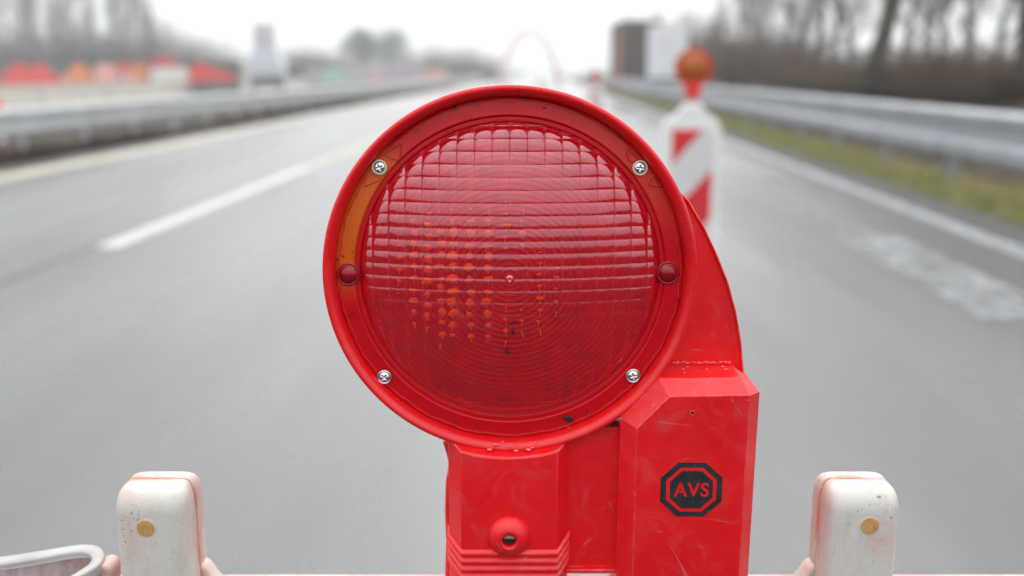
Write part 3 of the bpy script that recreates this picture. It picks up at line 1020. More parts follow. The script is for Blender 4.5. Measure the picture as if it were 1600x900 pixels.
def bush_mesh(name, seed, n=230, h=2.4, w_=1.5):
    rnd = random.Random(seed)
    mb = MB()
    for i in range(n):
        a = rnd.uniform(0, 2*pi)
        r = w_*0.35*sqrt(rnd.random())
        p = Vector((r*cos(a), r*sin(a), -0.1))
        az = a + rnd.gauss(0, 0.6)
        tilt = abs(rnd.gauss(0.28, 0.25))
        d = Vector((cos(az)*sin(tilt), sin(az)*sin(tilt), cos(tilt)))
        L = h*(0.25 + 0.85*rnd.random()**1.5)
        pts, rad = [p.copy()], [0.014]
        for k in range(4):
            d = (d + Vector((rnd.gauss(0, 0.16), rnd.gauss(0, 0.16), rnd.gauss(0.02, 0.1)))).normalized()
            p = p + d*L/4
            pts.append(p.copy())
            rad.append(0.014*(1 - 0.2*(k+1)))
            for s in range(3):
                sd_ = (d*0.5 + Vector((rnd.gauss(0, 0.6), rnd.gauss(0, 0.6), rnd.gauss(0.2, 0.4)))).normalized()
                e = p + sd_*L*rnd.uniform(0.12, 0.3)
                mb.tube([p, e], [0.008, 0.004], 3, caps=False)
        mb.tube(pts, rad, 3, caps=False)
    me = bpy.data.meshes.new(name)
    me.from_pydata([tuple(v) for v in mb.V], [], mb.F)
    me.materials.append(M['twig'])
    return me
B = [bush_mesh('bush_%s' % c, s) for c, s in (('a', 1), ('b', 2), ('c', 3))]

def place_bush(px, Y, z, s, sh, label, group, mat):
    q = P(px, 120, Y)
    o = bpy.data.objects.new('bare_bush', B[int(abs(px*7)) % 3])
    COL.objects.link(o)
    o.location = (q.x, Y, z)
    o.rotation_euler = (0, 0, px*0.37)
    o.scale = (s, s, sh)
    o.material_slots[0].link = 'OBJECT'
    o.material_slots[0].material = mat
    return props(o, label, 'bush', group)
rb = [  # px, distance, width scale, height scale
    (1048, 64, 2.2, 1.4), (1078, 60, 2.2, 1.4),
    (1100, 56, 2.3, 1.35), (1135, 50, 1.9, 1.20), (1170, 44, 1.8, 1.05), (1205, 46, 1.8, 1.3), (1232, 37, 1.5, 0.92), (1262, 33, 1.4, 0.78),
    (1292, 30, 1.3, 0.66), (1325, 27, 1.2, 0.55), (1362, 25, 1.2, 0.55), (1398, 24, 1.2, 0.60), (1432, 22, 1.2, 0.62), (1462, 21, 1.2, 0.70),
    (1498, 20, 1.2, 0.66), (1532, 19, 1.2, 0.60), (1566, 18, 1.1, 0.44), (1600, 17, 1.1, 0.44), (1640, 16.5, 1.2, 0.5)]
spots = ['hidden low behind the white road sign', 'just behind the amber beacon lamp', 'right beside the amber beacon lamp', 'second right of the amber beacon lamp', 'third right of the amber beacon lamp', 'with the tallest pinkish twigs of the thicket',
         'midway between beacon lamp and leaning trunk', 'left of the slender grey tree', 'below the slender grey tree', 'left of the thick leaning trunk', 'at the foot of the thick leaning trunk',
         'right of the thick leaning trunk', 'second right of the thick leaning trunk', 'around the small crooked tree', 'right of the small crooked tree', 'on the greyish mound near the right edge',
         'left of the trunk at the right edge', 'behind the trunk at the right edge', 'cut off by the right edge']
tops = [18, 30, 40, 56, 66, 44, 68, 78, 96, 106, 106, 94, 84, 78, 84, 92, 112, 110, 96]
for (px, Y, s, sh), sp, tp in zip(rb, spots, tops):
    place_bush(px, Y, 0.75 if Y < 48 else 0.3, s, (1.3 + (112 - tp)/1556*Y - 0.7)/2.3, 'brown bare bush ' + sp, 'brown bushes behind the right guardrail', M['twig'])
mb_l = [(318, 105, 2.2, 2.1, 'brown bare bush just right of the red graffiti'), (345, 112, 2.0, 1.4, 'low brown bush left of the pale sign board'), (458, 118, 2.4, 1.5, 'brown bush right of the pale sign board'),
        (492, 125, 2.6, 1.9, 'larger reddish brown bush between sign board and evergreens'), (525, 130, 2.2, 1.4, 'low brown bush touching the evergreen trees'),
        (672, 140, 2.2, 1.6, 'brown bush right of the evergreen pair'), (700, 145, 2.6, 2.3, 'tallest brown bush near the pale arch'), (735, 150, 2.6, 1.7, 'brown bush second left of the pale arch'), (762, 155, 2.2, 1.3, 'brown bush touching the left leg of the arch')]
for px, Y, s, sh, lab in mb_l:
    place_bush(px, Y + 8, 0, s*1.5, sh*0.95, lab, 'far brown bushes', M['twig'])

for i, (px, sh, lab) in enumerate(((-12, 1.5, 'grey bush at the foot of the poplars, cut by the left edge'), (34, 1.9, 'grey bush behind the first red letters'), (80, 1.4, 'grey bush behind the second red letters'),
        (128, 2.0, 'grey bush behind the orange letters'), (172, 1.6, 'grey bush behind the pink letters'), (218, 1.9, 'grey bush behind the orange stripe left of the white panel'), (262, 1.4, 'grey bush behind the white panel'))):
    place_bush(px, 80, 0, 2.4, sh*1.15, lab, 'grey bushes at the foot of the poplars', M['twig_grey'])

def evergreen(px, Y, h, wd, seed, label):
    rnd = random.Random(seed)
    q = P(px, 120, Y)
    rt = empty('evergreen_tree', (q.x, Y, 0), label=label, cat='tree', group='dark evergreen pair')
    MB().tube([(0, 0, -0.1), (0.05, 0, h*0.4), (0, 0, h*0.8)], [0.22, 0.16, 0.06], 8).build('trunk', M['bark'], rt)
    V, Fc = [], []
    lobes = [(Vector((rnd.gauss(0, wd*0.28), rnd.gauss(0, wd*0.28), h*rnd.uniform(0.35, 0.85))), rnd.uniform(0.25, 0.42)*wd) for _ in range(11)]
    for i in range(5200):
        c, r = rnd.choice(lobes)
        d = Vector((rnd.gauss(0, 1), rnd.gauss(0, 1), rnd.gauss(0, 1))).normalized()
        p = c + d*r*rnd.random()**0.4*Vector((1, 1, 1.25)).z
        s = rnd.uniform(0.08, 0.2)
        a = Vector((rnd.gauss(0, 1), rnd.gauss(0, 1), rnd.gauss(0, 1))).normalized()*s
        b_ = a.cross(Vector((rnd.gauss(0, 1), rnd.gauss(0, 1), rnd.gauss(0, 1)))).normalized()*s*0.6
        n = len(V)
        V += [p - a, p + b_, p + a, p - b_]
        Fc.append((n, n+1, n+2, n+3))
    mesh('crown', V, Fc, M['needle'], rt)
evergreen(566, 160, 8.0, 4.4, 3, 'dark evergreen tree, the narrower left one of the far pair')
evergreen(614, 160, 8.4, 5.8, 7, 'dark evergreen tree, the broader right one of the far pair')

# far wooded skyline behind everything
def far_wood():
    random.seed(77)
    V, Fc = [], []
    for i in range(5200):
        px = random.uniform(-200, 1800)
        Y = random.uniform(230, 290)
        if 775 < px < 975 and random.random() < 0.93: continue
        base = P(px, 112, Y)
        hh = (2.2 + 3.2*(0.5 + 0.5*sin(px*0.021))*(0.5 + 0.5*sin(px*0.0071 + 2)))*random.uniform(0.3, 1.0)
        if px > 900: hh *= 1.2
        p = Vector((base.x, Y, 0))
        s = random.uniform(0.06, 0.22)
        l = random.gauss(0, 0.6)
        n = len(V)
        V += [p + Vector((-s, 0, -0.2)), p + Vector((s, 0.2, -0.2)), p + Vector((l + s*0.4, 0.2, hh)), p + Vector((l - s*0.4, 0, hh*0.95))]
        Fc.append((n, n+1, n+2, n+3))
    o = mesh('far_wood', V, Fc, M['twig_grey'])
    props(o, 'faint grey wood along the horizon', 'wood', kind='stuff')
far_wood()

# ------------------------------------------------------------------ the barrier in the foreground
ZR = 0.958
bar = empty('plastic_barrier', (0, 0.615, 0), label='worn white and faded red plastic barrier carrying the big red lamp', cat='barrier')
og = bar.location
XL, XR = -0.60, 0.62
MB().box(XL, XR, 0.592, 0.640, ZR - 0.045, ZR).build('top_rail', M['pink'], bar, origin=og, bevel=0.007, seg=3)
for i, x in enumerate([XL + 0.1 + 0.2*k for k in range(6)]):
    m_ = M['red_plain'] if i % 2 == 0 else M['white_body']
    x1 = min(x + 0.198, XR - 0.02)
    MB().loft([[(x, 0.600, 0.72), (x1, 0.600, 0.72), (x1, 0.632, 0.72), (x, 0.632, 0.72)], [(x, 0.600, ZR - 0.047), (x1, 0.600, ZR - 0.047), (x1, 0.632, ZR - 0.047), (x, 0.632, ZR - 0.047)]]).build('board_stripe', m_, bar, origin=og)
MB().box(XL, XR, 0.592, 0.640, 0.67, 0.718).build('lower_rail', M['pink'], bar, origin=og, bevel=0.006)
for x in (XL + 0.06, XR - 0.06):
    MB().box(x - 0.025, x + 0.025, 0.594, 0.638, 0.08, 0.668).build('leg', M['white'], bar, origin=og, bevel=0.006)
    MB().loft([[(x - 0.12*s, 0.616 - 0.36*s, z), (x + 0.12*s, 0.616 - 0.36*s, z), (x + 0.12*s, 0.616 + 0.36*s, z), (x - 0.12*s, 0.616 + 0.36*s, z)] for s, z in ((1, 0.003), (1, 0.07), (0.9, 0.1))]).build('foot', M['black_rub'], bar, origin=og, bevel=0.008)

def sock(pxl, pxr, mir, ytop):
    """hollow two-shell post stub: rounded octagonal in plan, seam down the side"""
    yf, ym, yb = 0.585, 0.607, 0.630
    zt = 1.0415
    if mir > 0:
        xl, xr = P(pxl, 800, 0.597).x, P(pxr, 800, 0.612).x
    else:
        xl, xr = P(pxl, 800, 0.612).x, P(pxr, 800, 0.597).x
    zb = ZR
    for part in (0, 1):
        def arc(xc, yc, r, a0, a1, n=6):
            return [(xc + r*cos(radians(a0 + (a1 - a0)*k/n)), yc + r*sin(radians(a0 + (a1 - a0)*k/n))) for k in range(n + 1)]
        if part == 0:
            y0, y1, rr = yf, ym - 0.0007, 0.0085
            loop = [(xl, y1)] + arc(xl + rr, y0 + rr, rr, 180, 270) + arc(xr - rr, y0 + rr, rr, 270, 360) + [(xr, y1)]
            yr = y1
        else:
            y0, y1, rr = ym + 0.0007, yb, 0.010
            loop = [(xr, y0)] + arc(xr - rr, y1 - rr, rr, 0, 90) + arc(xl + rr, y1 - rr, rr, 90, 180) + [(xl, y0)]
            yr = y0
        cx = (xl + xr)/2
        rings = []
        for z, sx_, off in ((zb, 1.04, -0.03), (zb + 0.010, 1.0, 0), (zt - 0.016, 1.0, 0), (zt - 0.012, 0.992, 0.02), (zt - 0.0085, 0.972, 0.07), (zt - 0.0055, 0.940, 0.15), (zt - 0.0030, 0.895, 0.27), (zt - 0.0012, 0.83, 0.42), (zt, 0.72, 0.62)):
            rings.append([(cx + (x - cx)*sx_, yr + (y_ - yr)*(1 - off), z) for x, y_ in loop])
        MB().loft(rings).build('post_stub', M['white'], bar, origin=og, bevel=0.0006, seg=2)
    # flared web where the stub meets the rail, on the lamp side
    sx_ = 1 if mir > 0 else -1
    xe = xr if mir > 0 else xl
    web = [(xe - sx_*0.004, ZR + 0.001), (xe + sx_*0.016, ZR + 0.001), (xe + sx_*0.012, ZR + 0.005), (xe + sx_*0.007, ZR + 0.012), (xe + sx_*0.003, ZR + 0.019), (xe - sx_*0.004, ZR + 0.023)]
    MB().loft([[(x, 0.607, z) for x, z in web], [(x, 0.622, z) for x, z in web]]).build('web', M['white'], bar, origin=og, bevel=0.0022, seg=3)
    return xl, xr, yf
def plug(px, py, parent_y):
    c = P(px, py, parent_y)
    mb = MB().lathe([(0.0056, 0.003), (0.0056, -0.0003), (0.0052, -0.0008), (0.0002, -0.0008)], c, 28)
    mb.build('plug', M['ochre'], bar, origin=og)
    mb = MB()
    mb.ring([(c.x + 0.0058*cos(2*pi*k/28), c.y - 0.0001, c.z + 0.0058*sin(2*pi*k/28)) for k in range(28)], 0.0004)
    mb.build('plug_rim', M['white'], bar, origin=og, smooth=True)
sock(187, 311, 1, 745)
sock(1275, 1399, -1, 740)
plug(228, 825, 0.5852)
plug(1359, 821, 0.5852)

# ------------------------------------------------------------------ loop handle, lower left
zc = 0.985
outer = [(-170, 905), (-90, 878), (0, 869), (62, 860), (112, 852), (138, 850), (154, 853), (162, 860), (163, 869), (157, 880), (142, 891), (120, 902), (90, 918), (50, 938), (-10, 965), (-90, 970), (-150, 945)]
inner = [(-140, 912), (-80, 895), (0, 886), (60, 876), (100, 868), (122, 866), (132, 868), (137, 872), (137, 877), (131, 884), (120, 891), (106, 900), (82, 912), (44, 930), (-10, 948), (-80, 950), (-128, 934)]
lroot = empty('plastic_loop', PZ(60, 890, zc - 0.06), label='dirty white plastic loop with rust stained inside at the lower left corner', cat='handle')
og2 = lroot.location
def smoothloop(pts, z, n=4):
    out = []
    m = len(pts)
    for i in range(m):
        p0, p1, p2, p3 = pts[i-1], pts[i], pts[(i+1) % m], pts[(i+2) % m]
        for k in range(n):
            t_ = k/n
            r = []
            for a_ in (0, 1):
                r.append(0.5*((2*p1[a_]) + (-p0[a_] + p2[a_])*t_ + (2*p0[a_] - 5*p1[a_] + 4*p2[a_] - p3[a_])*t_*t_ + (-p0[a_] + 3*p1[a_] - 3*p2[a_] + p3[a_])*t_**3))
            out.append(PZ(r[0], r[1], z))
    return out
oL, iL = smoothloop(outer, zc), smoothloop(inner, zc)
iL = [a_.lerp(b_, 0.22) for a_, b_ in zip(iL, oL)]
def dz(L, d, f=0, ref=None):
    return [Vector((p.x, p.y, p.z + d)) if ref is None else Vector((p.x + (ref[i].x - p.x)*f, p.y + (ref[i].y - p.y)*f, p.z + d)) for i, p in enumerate(L)]
mb = MB().loft([dz(oL, -0.007), dz(oL, -0.0015), dz(oL, 0, 0.07, iL), dz(iL, 0, 0.03, oL), dz(iL, -0.0010), dz(iL, -0.003)], False, False)
mb.add(dz(oL, -0.007) + dz(iL, -0.003), [(i, (i+1) % len(oL), len(oL) + (i+1) % len(oL), len(oL) + i) for i in range(len(oL))])
mb.build('rim', M['rim'], lroot, origin=og2, smooth=True)
mb = MB()
w0 = dz(oL, -0.0072, 0.5, iL)
w1 = dz(oL, -0.055, 0.62, iL)
mb.loft([w0, w1], False, True)
mb.build('cup', M['stain'], lroot, origin=og2)
lug = [(148, 888), (158, 884), (168, 887), (174, 895), (174, 930), (140, 930)]
lp = [P(x, y_, 0.600) for x, y_ in lug]
MB().loft([lp, [p + Vector((0, 0.018, 0)) for p in lp]]).build('lug', M['pink'], lroot, origin=og2, bevel=0.003, seg=3)

# ------------------------------------------------------------------ THE LAMP
CX = P(796.5, 412, 0.6).x
CZ = 1.1774
R0 = 0.1140
FY = 0.600
C = Vector((CX, FY, CZ))
lamp = empty('warning_lamp', (CX, 0.62, ZR), label='large red round warning lamp with ribbed red lens in the centre foreground', cat='warning lamp')
og = lamp.location
Lo = C - og           # centre of the disc in the lamp's own space

# drum-shaped housing with a rolled lip
pr = [(0.020, 0.062), (0.070, 0.060), (0.096, 0.050), (0.108, 0.032), (0.1118, 0.014), (0.1130, 0.006), (0.1140, 0.003), (0.1141, 0.0010), (0.1136, -0.0006), (0.1124, -0.0012), (0.1108, -0.0008), (0.1096, 0.0002),
      (0.1083, 0.0016), (0.1074, 0.0036), (0.1070, 0.0080), (0.1068, 0.0130), (0.080, 0.0180)]
pr = [(r_*1.011, y_) for r_, y_ in pr]
mb = MB().lathe(pr, (0, 0, 0), 160)
mb.build('housing', M['red_lip'], lamp, loc=Lo, smooth=True)

# flange with wavy edge seal
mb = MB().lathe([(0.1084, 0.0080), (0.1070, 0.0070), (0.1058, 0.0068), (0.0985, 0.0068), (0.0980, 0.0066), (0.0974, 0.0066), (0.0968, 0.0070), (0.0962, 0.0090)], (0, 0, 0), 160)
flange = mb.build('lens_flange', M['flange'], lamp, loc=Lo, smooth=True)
mb = MB()
mb.ring([( (0.1060 + 0.0004*sin(k*0.9) + 0.0003*sin(k*2.3))*cos(2*pi*k/160), 0.0068, (0.1060 + 0.0004*sin(k*0.9) + 0.0003*sin(k*2.3))*sin(2*pi*k/160)) for k in range(160)], 0.00035)
mb.build('edge_seal', simple('dull_red_seal', (0.55, 0.02, 0.02), 0.4, var=0.3, scale=300), lamp, loc=Lo, smooth=True)

# dome of the lens
BASE = 0.0095
def dome(r):
    """height of the lens above its base, towards the viewer"""
    a = 0.0835
    Rs = 0.27
    H0 = a*a/(2*Rs)
    rim = 0.0950
    # shoulder drop integrated numerically: tilt grows from a/Rs to ~52 degrees
    if r <= a:
        return (a*a - r*r)/(2*Rs) + SH
    s = 0.0
    n = 16
    rr = min(r, 0.0938)
    dr = (0.0938 - rr)/n
    for i in range(n):
        q_ = rr + (i + 0.5)*dr
        tilt = a/Rs + min(1.0, (q_ - a)/0.0095)*(radians(54) - a/Rs)
        s += tan(tilt)*dr
    return s
SH = 0.0
SH = dome(0.0835001)
lens_R = 0.0938
mb = MB()
na, nb = 8, 6
ia = int(lens_R/CW) + 2
kx, kz = 21.0, 15.0
US = [-0.5, -0.455, -0.32, -0.16, 0, 0.16, 0.32, 0.455, 0.5]
VS = [-0.5, -0.43, -0.25, 0, 0.25, 0.43, 0.5]
for ci in range(-ia, ia + 1):
    for cj in range(-int(lens_R/CH) - 2, int(lens_R/CH) + 3):
        x0 = ci*CW
        z0 = cj*CH
        if min(abs(x0), abs(x0 + CW))**2*(0 if x0 < 0 < x0 + CW else 1) + min(abs(z0), abs(z0 + CH))**2*(0 if z0 < 0 < z0 + CH else 1) > lens_R**2:
            continue
        V, Fc = [], []
        for b_ in range(nb + 1):
            for a_ in range(na + 1):
                u, v_ = US[a_]*CW, VS[b_]*CH
                x, z = x0 + CW/2 + u, z0 + CH/2 + v_
                r = sqrt(x*x + z*z)
                if r > lens_R:
                    f = lens_R/r
                    x, z = x*f, z*f
                    r = lens_R
                fade = max(0.0, min(1.0, (lens_R - r)/0.0015))
                kf = 1.0 + 1.3*max(0.0, min(1.0, (r - 0.064)/0.014))*max(0.0, min(1.0, (z + 0.012)/0.03))
                hp = kf*(-kx*u*u - kz*v_*v_ - (0.00014 if a_ in (0, na) else 0) - (0.00005 if b_ in (0, nb) else 0))*fade
                V.append((x, BASE - dome(r) - hp, z))
        for b_ in range(nb):
            for a_ in range(na):
                i = b_*(na+1) + a_
                q4 = (i, i+1, i+na+2, i+na+1)
                pts4 = [V[k] for k in q4]
                if len({(round(p[0], 7), round(p[2], 7)) for p in pts4}) < 3: continue
                Fc.append(q4)
        if Fc: mb.add(V, Fc)
def lens_build():
    me = bpy.data.meshes.new('lens')
    me.from_pydata([tuple(v) for v in mb.V], [], mb.F)
    me.materials.append(M['lens'])
    for p in me.polygons: p.use_smooth = True
    # drop degenerate leftovers, face the viewer
    bm = bmesh.new()
    bm.from_mesh(me)
    bmesh.ops.dissolve_degenerate(bm, dist=1e-7, edges=bm.edges)
    for f in bm.faces:
        f.normal_update()
        if f.normal.y > 0: f.normal_flip()
    bm.to_mesh(me)
    bm.free()
    o = bpy.data.objects.new('lens', me)
    COL.objects.link(o)
    o.parent = lamp
    o.location = Lo
    return o
lens = lens_build()
# plain grooved band round the lens
prof = [(0.0965, BASE - 0.001)]
for i in range(7):
    r = 0.0960 - i*0.0004
    prof.append((r, BASE - 0.0014 - (0.0003 if i % 2 else 0.0)))
prof.append((0.0930, BASE - 0.0002))
MB().lathe(prof, (0, 0, 0), 160).build('groove_ring', simple('deep_red_gloss', (0.60, 0.004, 0.010), 0.2, var=0.1, scale=100), lens, smooth=True)
# nub in the middle of the lens
yy = BASE - dome(0)
MB().lathe([(0.0026, yy + 0.0003), (0.0020, yy - 0.0004), (0.0016, yy - 0.0011), (0.0012, yy - 0.0011), (0.0009, yy - 0.0004), (0.0001, yy - 0.0003)], (0, 0, 0), 32).build('centre_nub', M['lens'], lens, smooth=True)

# ribbed inner reflector behind the lens
prof = [(0.0930, 0.0095)]
n = 56
for i in range(n):
    r = 0.0925*(1 - i/n)
    yv = 0.0085 - 0.015*(1 - (r/0.0925)**2)
    prof.append((max(r, 0.0003), yv - ((0.0009 if r < 0.045 else 0.0006) if i % 2 else 0)))
inner_o = MB().lathe(prof, (0, 0, 0), 120).build('inner_reflector', M['inner'], lamp, loc=Lo)
# amber prisms standing on it in columns
random.seed(12)
mb = MB()
cols = [(621, 372, 470, 0.7), (645, 330, 520, 0.9), (668, 318, 530, 1.0), (689, 345, 545, 1.0), (707, 330, 545, 1.1), (735, 330, 545, 1.0), (762, 330, 540, 1.0), (790, 318, 395, 0.8), (790, 482, 540, 0.7), (816, 330, 400, 0.6), (815, 485, 530, 0.6), (843, 395, 530, 0.65), (868, 400, 500, 0.4)]
for cxp, ya, yb, s in cols:
    y_ = ya
    while y_ < yb:
        edge = min(1, (y_ - ya + 18)/50, (yb - y_ + 14)/50)
        c0 = P(cxp + random.gauss(0, 1.2), y_ + random.gauss(0, 1), 0.592) - C
        rr = sqrt(c0.x**2 + c0.z**2)
        yv = 0.0085 - 0.015*(1 - (rr/0.0895)**2) - 0.0016
        c0 = Vector((c0.x, yv, c0.z))
        w1 = 0.0033*max(s, 0.75)*random.uniform(0.75, 1.2)*edge
        h1 = 0.0028*random.uniform(0.6, 1.3)*edge*s
        k = 7
        lo = [c0 + Vector((w1*cos(2*pi*i/k)*random.uniform(0.7, 1.2), 0.0006, h1*sin(2*pi*i/k)*random.uniform(0.6, 1.2))) for i in range(k)]
        hi = [p*0.45 + c0*0.55 + Vector((0, -0.0012, 0)) for p in lo]
        mb.loft([lo, hi])
        if random.random() < 0.8:       # slim link to the next prism
            d0 = c0 + Vector((random.gauss(0, 0.0004), 0, -0.0032))
            mb.tube([c0, d0], [0.0007*s, 0.0004*s], 4)
        y_ += 18.0
mb.build('amber_prism', M['amber_in'], inner_o)

# screws with cross recess, each in a pale washer
for k, (px, py) in enumerate(((592, 262), (1001, 263), (600, 591), (990, 589))):
    c0 = P(px, py, 0.604) - C
    rm = MB().lathe([(0.0046, 0.0), (0.0046, -0.0009), (0.0038, -0.0011), (0.0036, -0.0003)], (0, 0, 0), 36)
    sr = MB()
    # pan head with four-winged recess: radial grid with the recess pushed in
    Vv, Ff = [], []
    rings_, segs = 12, 48
    for i in range(rings_ + 1):
        r = 0.0036*i/rings_
        for j in range(segs):
            a = 2*pi*j/segs + 0.4 + k
            x, z = r*cos(a), r*sin(a)
            hgt = 0.0019*sqrt(max(0, 1 - (r/0.0037)**2)) + 0.0002
            ax, az = r*cos(2*pi*j/segs), r*sin(2*pi*j/segs)
            wv = min(abs(ax), abs(az))
            lv = max(abs(ax), abs(az))
            if wv < 0.00045 and lv < 0.0021: hgt -= 0.0011*(1 - lv/0.0032)
            Vv.append((x, -hgt, z))
    for i in range(rings_):
        for j in range(segs):
            q_ = (j+1) % segs
            Ff.append((i*segs+j, i*segs+q_, (i+1)*segs+q_, (i+1)*segs+j))
    me_s = mesh('screw', Vv, Ff, M['screw'], lamp, loc=Lo + Vector((c0.x, 0.0066, c0.z)), smooth=True)
    ws = rm.build('washer', M['washer'] if k < 2 else M['screw'], me_s, smooth=True)
# round plugs left and right
for px, py in ((543, 430), (1045, 428)):
    c0 = P(px, py, 0.604) - C
    MB().lathe([(0.0074, 0.0005), (0.0072, -0.0006), (0.0064, -0.0006), (0.0058, 0.0000), (0.0052, -0.0012), (0.0038, -0.0024), (0.0018, -0.0030), (0.0001, -0.0031)], (0, 0, 0), 40).build('round_plug', M['nub'], lamp, loc=Lo + Vector((c0.x, 0.0068, c0.z)), smooth=True)
# moulded triangles beside the upper screws
for tri in (((600, 243), (627, 222), (624, 252)), ((567, 292), (574, 268), (596, 280)), ((978, 230), (1002, 252), (983, 252)), ((1022, 272), (1036, 292), (1014, 290))):
    pts = []
    cs = [P(x, y_, 0.604) - C for x, y_ in tri]
    cen = (cs[0] + cs[1] + cs[2])/3
    for i in range(3):
        A, Bv = cs[i], cs[(i+1) % 3]
        for f in (0.14, 0.38, 0.62, 0.86):
            q_ = A.lerp(Bv, f)
            pts.append(Vector((q_.x, 0.0064, q_.z)))
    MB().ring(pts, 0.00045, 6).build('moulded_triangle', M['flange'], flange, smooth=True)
# insects and dirt stuck on the lens, each speck a small ragged blob
random.seed(31)
mb = MB()
def speck(px, py, a, l, w_, Yp):
    c0 = P(px, py, Yp) - C
    pts = []
    for i in range(9):
        t_ = 2*pi*i/9
        x = cos(t_)*l*random.uniform(0.7, 1.1)
        z = sin(t_)*w_*random.uniform(0.6, 1.2)
        pts.append(Vector((c0.x + x*cos(a) - z*sin(a), 0, c0.z + x*sin(a) + z*cos(a))))
    out = []
    for p in pts:
        r = sqrt(p.x**2 + p.z**2)
        out.append(Vector((p.x, (BASE - dome(r) - 0.0003) if r < 0.09 else 0.0055, p.z)))
    top_ = [p*0.6 + (sum(out, Vector())/9)*0.4 + Vector((0, -0.0005, 0)) for p in out]
    MB().loft([out, top_]).build('dirt_speck', M['dirt'], lens)
for a_ in ((802, 502, 0.5, 0.0030, 0.0008, 0.592), (801, 517, 1.5, 0.0026, 0.0009, 0.592), (793, 549, -0.8, 0.0024, 0.0010, 0.592), (787, 575, -0.6, 0.0012, 0.0006, 0.593),
           (827, 660, 0, 0.0016, 0.0005, 0.604), (584, 251, 0, 0.0010, 0.0010, 0.604), (820, 152, 0.1, 0.0026, 0.0004, 0.604), (892, 164, 0.2, 0.0022, 0.0008, 0.604), (924, 178, -0.6, 0.0020, 0.0010, 0.604),
           (908, 171, 0.2, 0.0010, 0.0004, 0.604), (851, 168, -0.4, 0.0012, 0.0004, 0.604), (526, 406, 0.4, 0.0016, 0.0004, 0.604), (950, 196, -0.7, 0.0024, 0.0007, 0.604), (940, 190, 0.4, 0.0010, 0.0006, 0.604), (968, 213, -0.9, 0.0014, 0.0005, 0.604), (712, 166, 1.2, 0.0018, 0.0009, 0.604), (1060, 470, 1.5, 0.0016, 0.0005, 0.604), (1050, 530, 0.5, 0.0020, 0.0008, 0.604), (548, 492, 0.8, 0.0026, 0.0005, 0.604), (888, 656, -0.4, 0.0042, 0.0022, 0.604), (915, 648, 0.3, 0.0016, 0.0005, 0.604), (1063, 384, 1.4, 0.0018, 0.0004, 0.604)):
    speck(*a_)

# side shell: the rear lamp half showing as a crescent on the right
shell = [(1010, 260), (1048, 285), (1076, 313), (1100, 354), (1120, 397), (1137, 440), (1149, 484), (1157, 530), (1161, 578), (1163, 640), (900, 640), (840, 500), (840, 300)]
lo = [P(x, y_, 0.630) for x, y_ in shell]
lo2 = [P(x - 4 if x > 1030 else x, y_, 0.6305) for x, y_ in shell]
cen = P(930, 460, 0.628)
def shrink(L, f, Yv):
    return [Vector((cen.x + (p.x - cen.x)*f, Yv, cen.z + (p.z - cen.z)*f)) for p in L]
mb = MB().loft([shrink(lo, 0.96, 0.668), shrink(lo, 1.0, 0.655), shrink(lo, 1.0, 0.6275), shrink(lo, 0.992, 0.6265), shrink(lo, 0.984, 0.6275), shrink(lo, 0.975, 0.6300)])
mb.build('side_shell', M['red'], lamp, origin=og, bevel=0.0008)

# battery box on the right, wide chamfers round its face
YB, YF = FY - 0.004, FY - 0.0150
Zb = ZR + 0.001
def vdrop(px, py, Yv):
    """bottom point below a top pixel, kept vertical in space"""
    p = P(px, py, Yv)
    return Vector((p.x, Yv, Zb))
ob = [(970, 654), (1030, 591), (1159, 590), (1187, 612)]
ib = [(995, 670), (1046, 620), (1172, 618)]
outer_t = [P(x, y_, YB) for x, y_ in ob]
O = [Vector((outer_t[0].x - 0.0005, YB, Zb))] + outer_t + [Vector((outer_t[-1].x - 0.0012, YB, Zb))]
I = [P(x, y_, YF) for x, y_ in ib]
I = [Vector((I[0].x - 0.0002, YF, Zb))] + [I[0], I[1], I[2] + Vector((-0.0002, 0, 0.0001)), I[2]] + [Vector((I[2].x - 0.0012, YF, Zb))]
back = [Vector((p.x, 0.640, p.z)) for p in O]
# lift the back so that the top slopes up to the shell a little
mb = MB().loft([back, O, I])
mb.build('battery_box', M['red'], lamp, origin=og, bevel=0.0009, seg=2)
# small hole
c0 = P(1082, 645, YF)
MB().lathe([(0.0016, -0.0001), (0.0013, -0.0007), (0.0010, -0.0003)], (0, 0, 0), 20).build('vent_rim', M['red'], lamp, loc=c0 - og, smooth=True)
MB().lathe([(0.0010, -0.0003), (0.0002, -0.00031)], (0, 0, 0), 20).build('vent_hole', M['dirt'], lamp, loc=c0 - og)  # dark disc: the shade inside the hole, put into the colour

